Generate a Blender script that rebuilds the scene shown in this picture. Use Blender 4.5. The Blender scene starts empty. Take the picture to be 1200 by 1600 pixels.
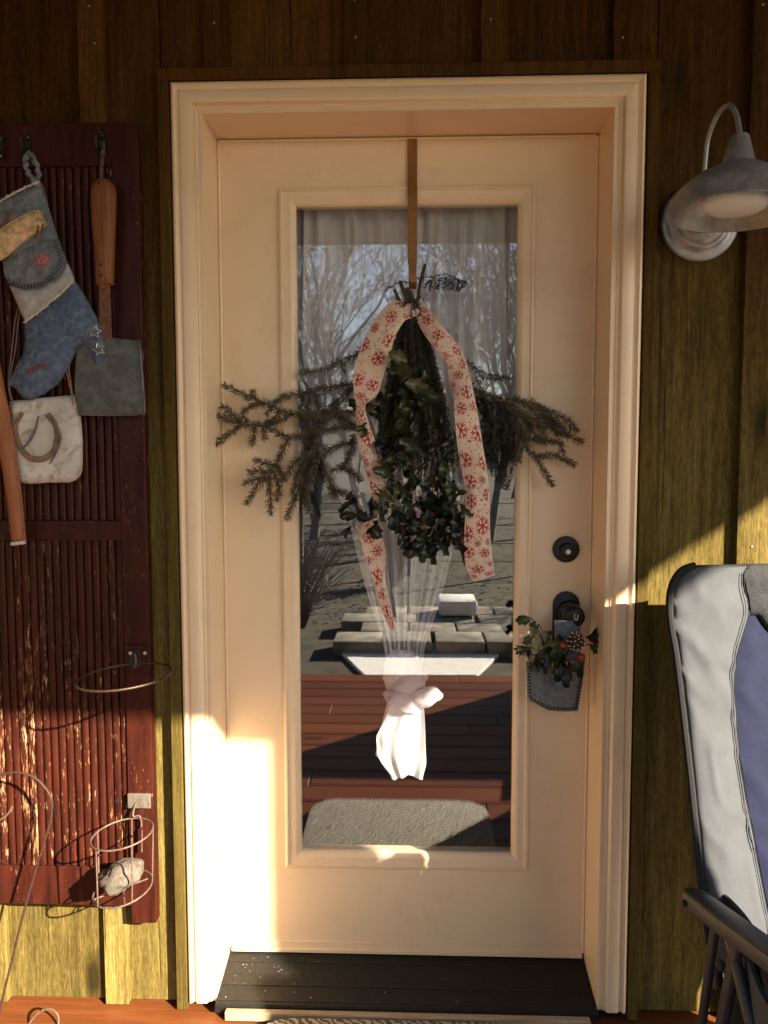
import bpy, bmesh, math, random
from mathutils import Vector, Matrix, Euler, noise
from mathutils.geometry import delaunay_2d_cdt
random.seed(11)
R = math.radians
scene = bpy.context.scene
COL = scene.collection

# ------------------------------------------------------------------ camera, sky, sun, exposure
CAM_LOC = Vector((0.0106, -1.731, 1.306))
CAM_ROT = Euler((1.4983, 0.0011, 0.0343), 'XYZ')
cam = bpy.data.cameras.new('camera')
cam.sensor_fit = 'VERTICAL'; cam.sensor_height = 32.0; cam.lens = 1200 / 1600 * 32.0
cam.clip_start = 0.05; cam.clip_end = 2000
camo = bpy.data.objects.new('camera', cam); COL.objects.link(camo)
camo.location = CAM_LOC; camo.rotation_euler = CAM_ROT
scene.camera = camo

SUN_DIR = Vector((-1.13, 1.0, -0.757)).normalized()          # the way the light travels
world = bpy.data.worlds.new('World'); scene.world = world; world.use_nodes = True
wn = world.node_tree.nodes; wl = world.node_tree.links
sky = wn.new('ShaderNodeTexSky'); sky.sky_type = 'NISHITA'; sky.sun_disc = False
sky.sun_elevation = math.asin(-SUN_DIR.z); sky.sun_rotation = math.atan2(-SUN_DIR.x, -SUN_DIR.y)
sky.altitude = 200; sky.air_density = 1.0; sky.dust_density = 1.3; sky.ozone_density = 1.0
bg = wn['Background']; bg.inputs['Strength'].default_value = 0.05
wl.new(sky.outputs[0], bg.inputs['Color'])
sun = bpy.data.lights.new('sun', 'SUN'); sun.energy = 5.0; sun.angle = R(0.53); sun.color = (1.0, 0.86, 0.66)
suno = bpy.data.objects.new('sun', sun); COL.objects.link(suno)
suno.rotation_euler = SUN_DIR.to_track_quat('-Z', 'Y').to_euler(); suno.location = (6, -6, 6)
vs = scene.view_settings
vs.view_transform = 'Standard'; vs.look = 'None'; vs.gamma = 1.0; vs.use_curve_mapping = False
vs.exposure = 2.35
scene.render.engine = 'CYCLES'
scene.cycles.max_bounces = 10; scene.cycles.diffuse_bounces = 5; scene.cycles.transparent_max_bounces = 24
scene.cycles.use_denoising = True

# ------------------------------------------------------------------ helpers
ROTM = CAM_ROT.to_matrix()
def at(px, py, y):
    """The place in the scene, on the vertical plane at depth y, of a point measured on the photograph."""
    d = ROTM @ Vector(((px - 600) / 1200, (800 - py) / 1200, -1))
    t = (y - CAM_LOC.y) / d.y
    return CAM_LOC + d * t
GLASS_Y = 0.166
def mirrored(px, py, z):
    """Where a thing seen reflected in the door glass stands, at height z."""
    d = ROTM @ Vector(((px - 600) / 1200, (800 - py) / 1200, -1))
    p = CAM_LOC + d * ((z - CAM_LOC.z) / d.z)
    return Vector((p.x, 2 * GLASS_Y - p.y, z))

def crom(pts, n):
    """Smooth curve through points, n samples per span."""
    P = [Vector(p) for p in pts]
    if len(P) < 3:
        return [P[0].lerp(P[-1], i / n) for i in range(n + 1)]
    Q = [P[0] * 2 - P[1]] + P + [P[-1] * 2 - P[-2]]
    out = []
    for i in range(1, len(Q) - 2):
        a, b, c, d = Q[i - 1], Q[i], Q[i + 1], Q[i + 2]
        for k in range(n):
            t = k / n
            out.append(0.5 * ((2 * b) + (c - a) * t + (2 * a - 5 * b + 4 * c - d) * t * t + (3 * b - a - 3 * c + d) * t ** 3))
    out.append(P[-1].copy())
    return out

def interp(tab, v):
    if tab[0][0] > tab[-1][0]: tab = tab[::-1]
    if v <= tab[0][0]: return tab[0][1]
    for (a, x), (b, y) in zip(tab, tab[1:]):
        if v <= b: return x + (y - x) * (v - a) / (b - a)
    return tab[-1][1]

class MB:
    def __init__(s): s.v = []; s.f = []; s.mi = []; s.cur = 0
    def add(s, vs_, fs):
        o = len(s.v); s.v += [Vector(p) for p in vs_]
        for f in fs: s.f.append([i + o for i in f]); s.mi.append(s.cur)
        return s
    def box(s, x0, x1, y0, y1, z0, z1):
        return s.add([(x0, y0, z0), (x1, y0, z0), (x1, y1, z0), (x0, y1, z0), (x0, y0, z1), (x1, y0, z1), (x1, y1, z1), (x0, y1, z1)],
                     [(0, 3, 2, 1), (4, 5, 6, 7), (0, 1, 5, 4), (1, 2, 6, 5), (2, 3, 7, 6), (3, 0, 4, 7)])
    def tube(s, pts, r, n=8, cap=True):
        pts = [Vector(p) for p in pts]
        rs = r if isinstance(r, (list, tuple)) else [r] * len(pts)
        up = None; vv = []
        for i, p in enumerate(pts):
            t = (pts[min(i + 1, len(pts) - 1)] - pts[max(i - 1, 0)]).normalized()
            if up is None:
                up = t.orthogonal().normalized()
            up = (up - t * up.dot(t)).normalized()
            w = t.cross(up)
            for k in range(n):
                a = 2 * math.pi * k / n
                vv.append(p + (up * math.cos(a) + w * math.sin(a)) * rs[i])
        ff = []
        for i in range(len(pts) - 1):
            for k in range(n):
                a, b = i * n + k, i * n + (k + 1) % n
                ff.append((a, b, b + n, a + n))
        if cap:
            ff.append(tuple(range(n - 1, -1, -1))); m = (len(pts) - 1) * n; ff.append(tuple(m + k for k in range(n)))
        return s.add(vv, ff)
    def prism(s, poly, d0, d1):
        """poly: 3D outline; swept from offset d0 to d1 (vectors)."""
        n = len(poly); d0, d1 = Vector(d0), Vector(d1)
        vv = [Vector(p) + d0 for p in poly] + [Vector(p) + d1 for p in poly]
        ff = [tuple(range(n)), tuple(range(2 * n - 1, n - 1, -1))]
        ff += [(i, i + n, (i + 1) % n + n, (i + 1) % n) for i in range(n)]
        return s.add(vv, ff)
    def lathe(s, prof, o, ax, n=32):
        o = Vector(o); ax = Vector(ax).normalized(); u = ax.orthogonal().normalized(); w = ax.cross(u)
        vv = []; ff = []
        for t, r in prof:
            for k in range(n):
                a = 2 * math.pi * k / n
                vv.append(o + ax * t + (u * math.cos(a) + w * math.sin(a)) * max(r, 1e-5))
        for i in range(len(prof) - 1):
            for k in range(n):
                a, b = i * n + k, i * n + (k + 1) % n
                ff.append((a, b, b + n, a + n))
        return s.add(vv, ff)
    def grid(s, fn, nu, nv, closed_u=False):
        vv = [fn(i / nu, j / nv) for j in range(nv + 1) for i in range(nu + 1)]
        ff = [(j * (nu + 1) + i, j * (nu + 1) + i + 1, (j + 1) * (nu + 1) + i + 1, (j + 1) * (nu + 1) + i) for j in range(nv) for i in range(nu)]
        return s.add(vv, ff)
    def slabgrid(s, fn, nu, nv, th):
        """a sheet with thickness th behind it (towards +y), edges closed"""
        a = [Vector(fn(i / nu, j / nv)) for j in range(nv + 1) for i in range(nu + 1)]
        b = [p + Vector(th) for p in a]; N = len(a); w = nu + 1
        ff = []
        for j in range(nv):
            for i in range(nu):
                q = (j * w + i, j * w + i + 1, (j + 1) * w + i + 1, (j + 1) * w + i)
                ff.append(q); ff.append(tuple(k + N for k in reversed(q)))
        rim = [i for i in range(w)] + [j * w + nu for j in range(1, nv + 1)] + [nv * w + i for i in range(nu - 1, -1, -1)] + [j * w for j in range(nv - 1, 0, -1)]
        for k in range(len(rim)):
            p, q = rim[k], rim[(k + 1) % len(rim)]
            ff.append((q, p, p + N, q + N))
        return s.add(a + b, ff)
    def pillow(s, poly, yf, puff, k, back, step, nz=0.0, ns=30.0):
        """poly: outline as (x, z). A cushion whose front bulges by puff, backed at yf + back."""
        P = [Vector((p[0], p[1])) for p in poly]; n = len(P)
        def dist(q):
            m = 9
            for i in range(n):
                a, b = P[i], P[(i + 1) % n]; e = b - a
                t = max(0, min(1, (q - a).dot(e) / max(e.length_squared, 1e-12)))
                m = min(m, (a + e * t - q).length)
            return m
        def inside(q):
            c = False
            for i in range(n):
                a, b = P[i], P[(i + 1) % n]
                if (a.y > q.y) != (b.y > q.y) and q.x < (b.x - a.x) * (q.y - a.y) / (b.y - a.y) + a.x: c = not c
            return c
        pts = []
        for i in range(n):
            a, b = P[i], P[(i + 1) % n]; m = max(1, int((b - a).length / step))
            pts += [a.lerp(b, j / m) for j in range(m)]
        nb = len(pts)
        xs = [p.x for p in P]; zs = [p.y for p in P]
        x = min(xs)
        while x < max(xs):
            z = min(zs)
            while z < max(zs):
                q = Vector((x + random.uniform(-.2, .2) * step, z + random.uniform(-.2, .2) * step))
                if inside(q) and dist(q) > step * .45: pts.append(q)
                z += step
            x += step
        vo, _, fo, _, _, _ = delaunay_2d_cdt(pts, [(i, (i + 1) % nb) for i in range(nb)], [list(range(nb))], 1, 1e-6)
        front = []
        for q in vo:
            d = dist(q)
            h = puff * (1 - math.exp(-d / k)) + nz * noise.noise(Vector((q.x * ns, q.y * ns, yf * 50))) * min(1, d / k)
            front.append((q.x, yf - h, q.y))
        N = len(front); bk = [(p[0], yf + back, p[2]) for p in front]
        ff = [tuple(f) for f in fo] + [tuple(i + N for i in reversed(f)) for f in fo]
        cnt = {}
        for f in fo:
            for i in range(len(f)):
                e = (f[i], f[(i + 1) % len(f)]); cnt[tuple(sorted(e))] = cnt.get(tuple(sorted(e)), []) + [e]
        for es in cnt.values():
            if len(es) == 1:
                a, b = es[0]; ff.append((b, a, a + N, b + N))
        return s.add(front + bk, ff)
    def mesh(s, name, org=(0, 0, 0), smooth=False, bevel=0.0, seg=1, angle=40):
        me = bpy.data.meshes.new(name); o = Vector(org)
        me.from_pydata([p - o for p in s.v], [], s.f)
        for p, i in zip(me.polygons, s.mi): p.material_index = i
        bm = bmesh.new(); bm.from_mesh(me)
        bmesh.ops.recalc_face_normals(bm, faces=bm.faces)
        if bevel:
            es = [e for e in bm.edges if len(e.link_faces) == 2 and e.calc_face_angle(0) > R(35)]
            bmesh.ops.bevel(bm, geom=es, offset=bevel, segments=seg, affect='EDGES', profile=.5, clamp_overlap=True)
        bm.to_mesh(me); bm.free()
        if smooth:
            for p in me.polygons: p.use_smooth = True
            if angle: me.set_sharp_from_angle(angle=R(angle))
        return me

def thing(name, label, cat, loc=(0, 0, 0), group=None):
    o = bpy.data.objects.new(name, None); o.empty_display_size = .05; COL.objects.link(o)
    o.location = loc; o['label'] = label; o['category'] = cat
    if group: o['group'] = group
    return o
def orgof(p):
    v = Vector((0, 0, 0))
    while p is not None: v += p.location; p = p.parent
    return v
def part(name, mb, mat, parent=None, label=None, kind=None, smooth=False, bevel=0.0, seg=1, angle=40, **props):
    me = mb if isinstance(mb, bpy.types.Mesh) else mb.mesh(name, orgof(parent), smooth, bevel, seg, angle)
    o = bpy.data.objects.new(name, me); COL.objects.link(o)
    for m in (mat if isinstance(mat, (list, tuple)) else [mat]):
        if len(me.materials) < (len(mat) if isinstance(mat, (list, tuple)) else 1): me.materials.append(m)
    o.parent = parent
    if label: o['label'] = label
    if kind: o['kind'] = kind
    for k, v in props.items(): o[k] = v
    return o
def tag(o, label, cat, group=None):
    o['label'] = label; o['category'] = cat
    if group: o['group'] = group
    return o

# ------------------------------------------------------------------ materials
class NT:
    def __init__(s, name):
        s.m = bpy.data.materials.new(name); s.m.use_nodes = True; s.t = s.m.node_tree
        s.b = s.t.nodes['Principled BSDF']; s.out = s.t.nodes['Material Output']
    def n(s, typ, ins=None, **props):
        d = s.t.nodes.new('ShaderNode' + typ)
        for k, v in props.items(): setattr(d, k, v)
        for k, v in (ins or {}).items(): s.set(d.inputs[k], v)
        return d
    def set(s, sock, v):
        if isinstance(v, bpy.types.NodeSocket): s.t.links.new(v, sock)
        elif isinstance(v, bpy.types.Node): s.t.links.new(v.outputs[0], sock)
        else:
            if isinstance(v, tuple) and len(v) == 3 and sock.type == 'RGBA': v = v + (1,)
            sock.default_value = v
    def base(s, **kw):
        for k, v in kw.items(): s.set(s.b.inputs[k.replace('_', ' ')], v)
    def pos(s, rnd=20.0):
        g = s.n('NewGeometry'); oi = s.n('ObjectInfo')
        v = s.n('VectorMath', {0: (1.3, 2.1, 3.7), 3: s.math('MULTIPLY', oi.outputs['Random'], rnd)}, operation='SCALE')
        return s.n('VectorMath', {0: g.outputs['Position'], 1: v.outputs[0]}, operation='ADD').outputs[0]
    def math(s, op, a, b=0.0, c=0.0):
        return s.n('Math', {0: a, 1: b, 2: c}, operation=op).outputs[0]
    def scale(s, v, sc):
        return s.n('VectorMath', {0: v, 1: sc}, operation='MULTIPLY').outputs[0]
    def noise(s, v, sc, det=4.0, rough=.55, dist=0.0):
        return s.n('TexNoise', {'Vector': v, 'Scale': sc, 'Detail': det, 'Roughness': rough, 'Distortion': dist}).outputs[0]
    def ramp(s, f, stops):
        d = s.n('ValToRGB', {0: f}); e = d.color_ramp.elements
        while len(e) < len(stops): e.new(.5)
        for k, (p, c) in enumerate(stops):
            e[k].position = p; e[k].color = (tuple(c) + (1,)) if isinstance(c, tuple) else (c, c, c, 1)
        return d.outputs[0]
    def mix(s, f, a, b, mode='MIX'):
        d = s.n('Mix', data_type='RGBA', blend_type=mode)
        s.set(d.inputs[0], f); s.set(d.inputs[6], a); s.set(d.inputs[7], b)
        return d.outputs[2]
    def bump(s, h, st, dist=.002):
        s.set(s.b.inputs['Normal'], s.n('Bump', {'Height': h, 'Strength': st, 'Distance': dist}))
    def rnd(s): return s.n('ObjectInfo').outputs['Random']

def simple(name, col, rough=.5, metal=0.0, var=.25, sc=60.0, bump=0.15, bsc=200.0, spec=.5):
    t = NT(name); p = t.pos()
    n = t.noise(p, sc, 5)
    lo = tuple(c * (1 - var) for c in col); hi = tuple(min(1, c * (1 + var)) for c in col)
    t.base(Base_Color=t.ramp(n, [(.3, lo), (.7, hi)]), Roughness=rough, Metallic=metal)
    t.b.inputs['Specular IOR Level'].default_value = spec
    if bump: t.bump(t.noise(p, bsc, 4), bump, .002)
    return t.m

def wood(name, dark, mid, light, rough=.75, grain=(70, 70, 3.0), bump=.5, mott=.5, knots=True, rsc=.35, fuzz=0.0, hue=None):
    t = NT(name); p = t.pos()
    g = t.noise(t.scale(p, grain), 1.0, 6, .65, .6)
    fine = t.noise(t.scale(p, tuple(k * 4 for k in grain)), 1.0, 3, .6)
    broad = t.noise(t.scale(p, tuple(k * .09 + .3 for k in grain)), 1.0, 3)
    f = t.math('ADD', t.math('MULTIPLY', g, .6), t.math('ADD', t.math('MULTIPLY', fine, .25), t.math('MULTIPLY', t.math('SUBTRACT', broad, .35), mott)))
    if fuzz:
        sp = t.noise(t.scale(p, (210, 210, 52)), 1.0, 4, .7)
        f = t.math('ADD', f, t.math('MULTIPLY', t.math('SUBTRACT', sp, .5), fuzz))
    f = t.math('ADD', f, t.math('MULTIPLY', t.math('SUBTRACT', t.rnd(), .5), rsc * .5))
    c = t.ramp(f, [(.28, dark), (.5, mid), (.72, light)])
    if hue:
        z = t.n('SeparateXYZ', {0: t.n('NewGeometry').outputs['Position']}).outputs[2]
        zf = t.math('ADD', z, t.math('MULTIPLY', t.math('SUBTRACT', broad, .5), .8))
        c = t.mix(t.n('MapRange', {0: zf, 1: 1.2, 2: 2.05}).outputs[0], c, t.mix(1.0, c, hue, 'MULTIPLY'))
    if hue:
        cr = t.noise(t.scale(p, (150, 150, 2.0)), 1.0, 3, .5)
        c = t.mix(t.ramp(cr, [(.665, 0.0), (.69, .85)]), c, tuple(x * .3 for x in dark))
        ws = t.noise(t.scale(p, (14, 14, .9)), 1.0, 4, .6)
        c = t.mix(t.ramp(ws, [(.54, 0.0), (.76, .35)]), c, tuple(x * .8 for x in dark))
    if knots:
        k = t.n('TexVoronoi', {'Vector': t.scale(p, tuple(max(.9, x * .045) for x in grain)), 'Scale': 2.2, 'Randomness': 1.0}).outputs[0]
        c = t.mix(t.ramp(k, [(.06, .95), (.17, 0.0)]), c, tuple(x * .35 for x in dark))
    t.base(Base_Color=c, Roughness=rough)
    t.b.inputs['Specular IOR Level'].default_value = .08 if hue else .3
    t.bump(t.math('ADD', g, t.math('MULTIPLY', fine, .8)), bump, .0025)
    return t.m

M = {}
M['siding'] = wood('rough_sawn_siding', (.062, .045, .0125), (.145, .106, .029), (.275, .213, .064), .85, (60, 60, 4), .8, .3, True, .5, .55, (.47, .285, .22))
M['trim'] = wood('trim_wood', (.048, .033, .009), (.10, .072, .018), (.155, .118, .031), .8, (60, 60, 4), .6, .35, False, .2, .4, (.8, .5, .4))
M['deck'] = wood('deck_stain', (.072, .018, .0055), (.125, .035, .0105), (.19, .060, .018), .45, (3, 60, 60), .35, .5, True, .4)
M['roofwood'] = wood('porch_roof_wood', (.03, .018, .009), (.06, .036, .018), (.09, .06, .03), .8, (3, 60, 60), .4, .5, True)
M['postwood'] = wood('post_wood', (.08, .055, .02), (.15, .10, .04), (.22, .15, .06), .8, (60, 60, 3), .4)
M['handlewood'] = wood('handle_wood', (.06, .018, .006), (.155, .052, .015), (.26, .10, .032), .5, (140, 140, 8), .35, .9, False)
M['darkwood'] = wood('worn_tool_wood', (.17, .055, .02), (.33, .12, .05), (.46, .22, .11), .6, (120, 120, 7), .35, .6, False)
M['paleboard'] = wood('pale_weathered_board', (.24, .17, .10), (.42, .33, .22), (.56, .47, .34), .8, (4, 90, 90), .35, .5, False)
M['bark'] = wood('grey_bark', (.055, .044, .032), (.12, .10, .078), (.20, .175, .145), .9, (60, 60, 40), .6, .6, False)

def paint():
    t = NT('cream_door_paint'); p = t.pos(0.0)
    n = t.noise(p, 3.0, 4); f = t.noise(t.scale(p, (500, 500, 14)), 1, 2)
    c = t.ramp(n, [(.3, (.80, .61, .40)), (.7, (.84, .65, .435))])
    dirt = t.ramp(t.noise(p, 60, 6, .7), [(.70, 0.0), (.82, .35)])
    c = t.mix(dirt, c, (.55, .42, .28))
    sm = t.math('MULTIPLY', t.ramp(t.noise(p, 9, 6, .7, .6), [(.5, 0.0), (.75, 1.0)]), t.ramp(t.noise(t.scale(p, (160, 160, 30)), 1, 4, .7), [(.35, 0.0), (.8, .65)]))
    c = t.mix(sm, c, (.50, .37, .22))
    t.base(Base_Color=c, Roughness=.32); t.bump(t.math('ADD', t.noise(p, 40, 3), t.math('MULTIPLY', f, .25)), .06, .002)
    return t.m
M['paint'] = paint()

def burgundy():
    t = NT('peeling_burgundy_paint'); p = t.pos()
    base = t.ramp(t.noise(t.scale(p, (60, 60, 8)), 1, 5), [(.3, (.021, .0050, .0035)), (.7, (.058, .0130, .0068))])
    amt = t.n('Attribute', attribute_type='OBJECT', attribute_name='peel').outputs['Fac']
    z = t.n('SeparateXYZ', {0: t.n('NewGeometry').outputs['Position']}).outputs[2]
    low = t.n('MapRange', {0: z, 1: 1.15, 2: .85, 3: 0.0, 4: .048}).outputs[0]
    chip = t.noise(t.scale(p, (210, 210, 34)), 1, 8, .72)
    big = t.noise(t.scale(p, (18, 18, 4)), 1, 3)
    f = t.math('ADD', t.math('ADD', t.math('MULTIPLY', chip, .75), t.math('MULTIPLY', big, .25)), t.math('MULTIPLY', amt, low))
    mask = t.ramp(f, [(.60, 0.0), (.612, 1.0)])
    edge = t.ramp(f, [(.585, 0.0), (.60, 1.0)])
    under = t.ramp(t.noise(t.scale(p, (150, 150, 12)), 1, 4), [(.3, (.16, .055, .018)), (.5, (.30, .14, .055)), (.72, (.46, .33, .22))])
    c = t.mix(edge, base, (.04, .010, .008)); c = t.mix(mask, c, under)
    t.base(Base_Color=c, Roughness=t.ramp(mask, [(0, .42), (1, .85)]))
    t.b.inputs['Specular IOR Level'].default_value = .16
    t.bump(t.math('SUBTRACT', t.math('MULTIPLY', t.noise(t.scale(p, (200, 200, 20)), 1, 3), .3), mask), .5, .0015)
    return t.m
M['shutter'] = burgundy()

def denim(name, a, b, c3):
    t = NT(name); p = t.pos(5)
    w = t.noise(t.scale(p, (900, 900, 260)), 1, 2); w2 = t.noise(t.scale(p, (260, 260, 900)), 1, 2)
    weave = t.math('MULTIPLY', t.math('ADD', w, w2), .5)
    fade = t.noise(p, 75, 6, .65, .3)
    c = t.ramp(t.math('ADD', t.math('MULTIPLY', fade, .8), t.math('MULTIPLY', weave, .25)), [(.36, a), (.55, b), (.74, c3)])
    t.base(Base_Color=c, Roughness=.95); t.b.inputs['Specular IOR Level'].default_value = .15
    t.bump(t.math('ADD', weave, t.math('MULTIPLY', fade, 2.0)), .45, .0015)
    return t.m
M['denim_grey'] = denim('faded_grey_denim', (.08, .096, .112), (.15, .17, .188), (.26, .275, .28))
M['denim_pale'] = denim('pale_denim', (.26, .265, .26), (.37, .37, .35), (.50, .49, .45))
M['denim_blue'] = denim('washed_blue_denim', (.046, .070, .115), (.095, .130, .19), (.19, .235, .295))
M['denim_dark'] = denim('dark_pocket_denim', (.10, .115, .125), (.17, .185, .19), (.27, .28, .27))
M['fray'] = simple('frayed_edge', (.55, .50, .42), .95, 0, .4, 250, .4)
M['rag'] = simple('tan_rag_cloth', (.52, .36, .19), .95, 0, .45, 90, .9, 160)
M['thread'] = simple('dark_stitching', (.02, .02, .025), .9, 0, .2)
M['pink'] = simple('pink_embroidery', (.55, .17, .17), .8, 0, .5, 400, .5)
M['silver'] = simple('silver_trim', (.72, .68, .60), .3, .9, .2, 300, .2)
M['bead'] = simple('copper_beads', (.45, .13, .05), .3, .6, .5, 300, .1)

def galv(name, a, b, metal, rough):
    t = NT(name); p = t.pos()
    v = t.n('TexVoronoi', {'Vector': p, 'Scale': 95.0}).outputs['Color']
    s = t.n('SeparateColor', {0: v}).outputs[0]
    f = t.math('ADD', t.math('MULTIPLY', t.noise(p, 30, 6, .65), .75), t.math('MULTIPLY', s, .09))
    t.base(Base_Color=t.ramp(f, [(.35, a), (.72, b)]), Metallic=metal, Roughness=t.ramp(f, [(.3, rough - .1), (.7, rough + .1)]))
    t.bump(t.noise(p, 120, 4), .12, .001)
    return t.m
M['galv'] = galv('galvanised_steel', (.27, .27, .27), (.55, .55, .54), .45, .45)
M['galv_dull'] = galv('dull_shovel_steel', (.075, .08, .074), (.20, .21, .19), .35, .6)
M['rust'] = simple('rusty_iron', (.15, .065, .035), .8, .2, .5, 120, .6)
M['wire'] = simple('brown_wire', (.075, .046, .033), .5, .6, .3, 200, .2)
M['wirelight'] = simple('bare_grey_wire', (.135, .088, .066), .6, .3, .4, 160, .2)
M['hook'] = simple('dark_iron_hook', (.03, .026, .023), .5, .6, .3, 200, .2)
M['nail'] = simple('nail_head', (.55, .53, .48), .4, .7, .2, 300, .1)
M['black'] = simple('black_lock_metal', (.012, .012, .012), .38, .3, .3, 200, .08)
M['brass'] = simple('keyway_metal', (.72, .60, .46), .3, .9, .2, 300, .1)
M['strap'] = simple('brown_hanger_metal', (.29, .135, .045), .38, .45, .18, 60, .08)
M['sill'] = simple('black_sill_metal', (.013, .013, .012), .55, .1, .5, 160, .35, 260, .3)
M['bulb'] = simple('white_bulb_glass', (.82, .89, .97), .18, 0, .03, 30, 0)
M['mortar'] = simple('pale_concrete', (.78, .76, .71), .85, 0, .12, 14, .4, 90)
M['terrace'] = simple('grey_concrete', (.24, .215, .17), .9, 0, .55, 7, .4, 90)
M['litter'] = simple('fallen_leaves', (.085, .056, .032), .9, 0, .5, 40, .2)
M['twine'] = simple('cord', (.24, .15, .10), .9, 0, .3, 400, .5)

def plaque():
    t = NT('whitewashed_slab'); p = t.pos()
    r = t.noise(p, 26, 6, .65, .8)
    c = t.ramp(t.noise(p, 12, 5), [(.3, (.40, .385, .34)), (.7, (.62, .60, .54))])
    c = t.mix(t.ramp(r, [(.47, 0.0), (.66, .85)]), c, (.27, .16, .08))
    t.base(Base_Color=c, Roughness=.75); t.bump(t.noise(p, 90, 5), .35, .002)
    return t.m
M['plaque'] = plaque()
M['shoe'] = simple('rusty_horseshoe', (.20, .135, .075), .75, .25, .5, 90, .5)
M['bar'] = simple('dark_grey_iron', (.14, .135, .14), .5, .5, .3, 120, .3)

def fabric(name, col, var=.15, fine=900, spec=.25):
    t = NT(name); p = t.pos(0)
    w = t.math('MULTIPLY', t.math('ADD', t.noise(t.scale(p, (fine, fine, fine * .4)), 1, 2), t.noise(t.scale(p, (fine * .4, fine * .4, fine)), 1, 2)), .5)
    f = t.math('ADD', t.math('MULTIPLY', w, .6), t.math('MULTIPLY', t.noise(p, 25, 4), .4))
    lo = tuple(c * (1 - var) for c in col); hi = tuple(min(1, c * (1 + var)) for c in col)
    t.base(Base_Color=t.ramp(f, [(.35, lo), (.65, hi)]), Roughness=.85); t.b.inputs['Specular IOR Level'].default_value = spec
    t.bump(t.math('ADD', t.math('MULTIPLY', w, .6), t.noise(p, 16, 3, .6, .8)), .3, .004)
    return t.m
M['fab_grey'] = fabric('light_grey_polyester', (.066, .072, .081), .14)
M['fab_char'] = fabric('heather_charcoal_fabric', (.028, .029, .032), .6, 420)
M['fab_blue'] = fabric('navy_blue_fabric', (.011, .0135, .040), .3)
M['fab_dark'] = fabric('dark_navy_fabric', (.016, .018, .026), .2)
M['piping'] = fabric('black_piping', (.015, .015, .016))
M['frame'] = simple('chair_frame_paint', (.06, .052, .048), .4, .3, .2, 80, .06)
M['armpad'] = simple('armrest_plastic', (.055, .052, .05), .5, 0, .2, 80, .1)
M['armtop'] = simple('armrest_top_plastic', (.03, .03, .03), .35, 0, .2, 80, .1)

def glass():
    t = NT('door_glass')
    t.t.nodes.remove(t.b)
    ge = t.n('NewGeometry')
    co = t.math('ABSOLUTE', t.n('VectorMath', {0: ge.outputs['Incoming'], 1: ge.outputs['Normal']}, operation='DOT_PRODUCT').outputs['Value'])
    fr = t.math('ADD', t.math('MULTIPLY', t.math('POWER', t.math('SUBTRACT', 1.0, co), 5.0), .82), .17)
    g = t.n('BsdfGlossy', {'Color': (.95, .97, 1.0), 'Roughness': 0.0})
    tr = t.n('BsdfTransparent', {'Color': (.97, .975, .97)})
    p = t.pos(0)
    b = t.n('Bump', {'Height': t.noise(p, 3.2, 2), 'Strength': .0015, 'Distance': .02})
    t.set(g.inputs['Normal'], b)
    mx = t.n('MixShader', {0: fr, 1: tr, 2: g})
    t.set(t.out.inputs[0], mx)
    return t.m
M['glass'] = glass()
def sheer():
    t = NT('sheer_curtain_cloth'); t.t.nodes.remove(t.b); p = t.pos(0)
    w = t.math('MULTIPLY', t.noise(t.scale(p, (380, 380, 420)), 1, 2), t.noise(t.scale(p, (30, 30, 300)), 1, 2))
    d = t.n('BsdfDiffuse', {'Color': (.95, .93, .96)}); l = t.n('BsdfTranslucent', {'Color': (.78, .76, .78)})
    tr = t.n('BsdfTransparent', {'Color': (1, 1, 1)})
    a = t.n('MixShader', {0: .12, 1: d, 2: l})
    t.set(t.out.inputs[0], t.n('MixShader', {0: t.ramp(w, [(.12, .06), (.4, .01)]), 1: a, 2: tr}))
    return t.m
M['sheer'] = sheer()

def leafmat(name, a, b, rough, sc=60, spec=.5):
    t = NT(name); p = t.pos()
    f = t.math('ADD', t.math('MULTIPLY', t.rnd(), .75), t.math('MULTIPLY', t.noise(p, sc, 3), .3))
    t.base(Base_Color=t.ramp(f, a), Roughness=rough); t.b.inputs['Specular IOR Level'].default_value = spec
    t.bump(t.noise(p, 120, 3), .25, .002)
    return t.m
M['holly'] = leafmat('holly_leaf', [(.15, (.004, .007, .003)), (.5, (.010, .016, .005)), (.78, (.024, .032, .008)), (.96, (.09, .085, .022))], 0, .38)
M['holly'].node_tree.nodes['Principled BSDF'].inputs['Roughness'].default_value = .36
M['holly'].node_tree.nodes['Principled BSDF'].inputs['Specular IOR Level'].default_value = .4
M['hollypale'] = leafmat('variegated_holly', [(.3, (.05, .07, .02)), (.7, (.20, .21, .06))], 0, .38)
M['hollypale'].node_tree.nodes['Principled BSDF'].inputs['Roughness'].default_value = .4
M['needle'] = simple('spruce_needles', (.074, .062, .030), .6, 0, .6, 90, 0)
M['cedar'] = simple('dark_fir_needles', (.020, .021, .012), .6, 0, .6, 90, 0)
M['stem'] = simple('twig_bark', (.06, .042, .028), .85, 0, .4, 150, .5)
M['berry'] = simple('red_berry', (.16, .012, .010), .35, 0, .3, 100, 0)
M['redball'] = simple('dull_red_bauble', (.33, .045, .035), .4, 0, .35, 80, .2)
M['cone'] = simple('pine_cone_scale', (.12, .06, .035), .7, 0, .4, 200, .3)
M['conetip'] = simple('white_tipped_scale', (.66, .55, .45), .7, 0, .2, 200, .2)
def burlap():
    t = NT('cream_burlap_ribbon'); p = t.pos(0)
    w = t.noise(t.scale(p, (620, 620, 620)), 1, 2)
    t.base(Base_Color=t.ramp(w, [(.35, (.55, .40, .30)), (.65, (.74, .60, .48))]), Roughness=.9)
    t.b.inputs['Specular IOR Level'].default_value = .15; t.bump(w, .4, .001)
    return t.m
M['burlap'] = burlap()
M['flake'] = simple('red_print', (.40, .035, .032), .9, 0, .6, 330, .4, 600)

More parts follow.
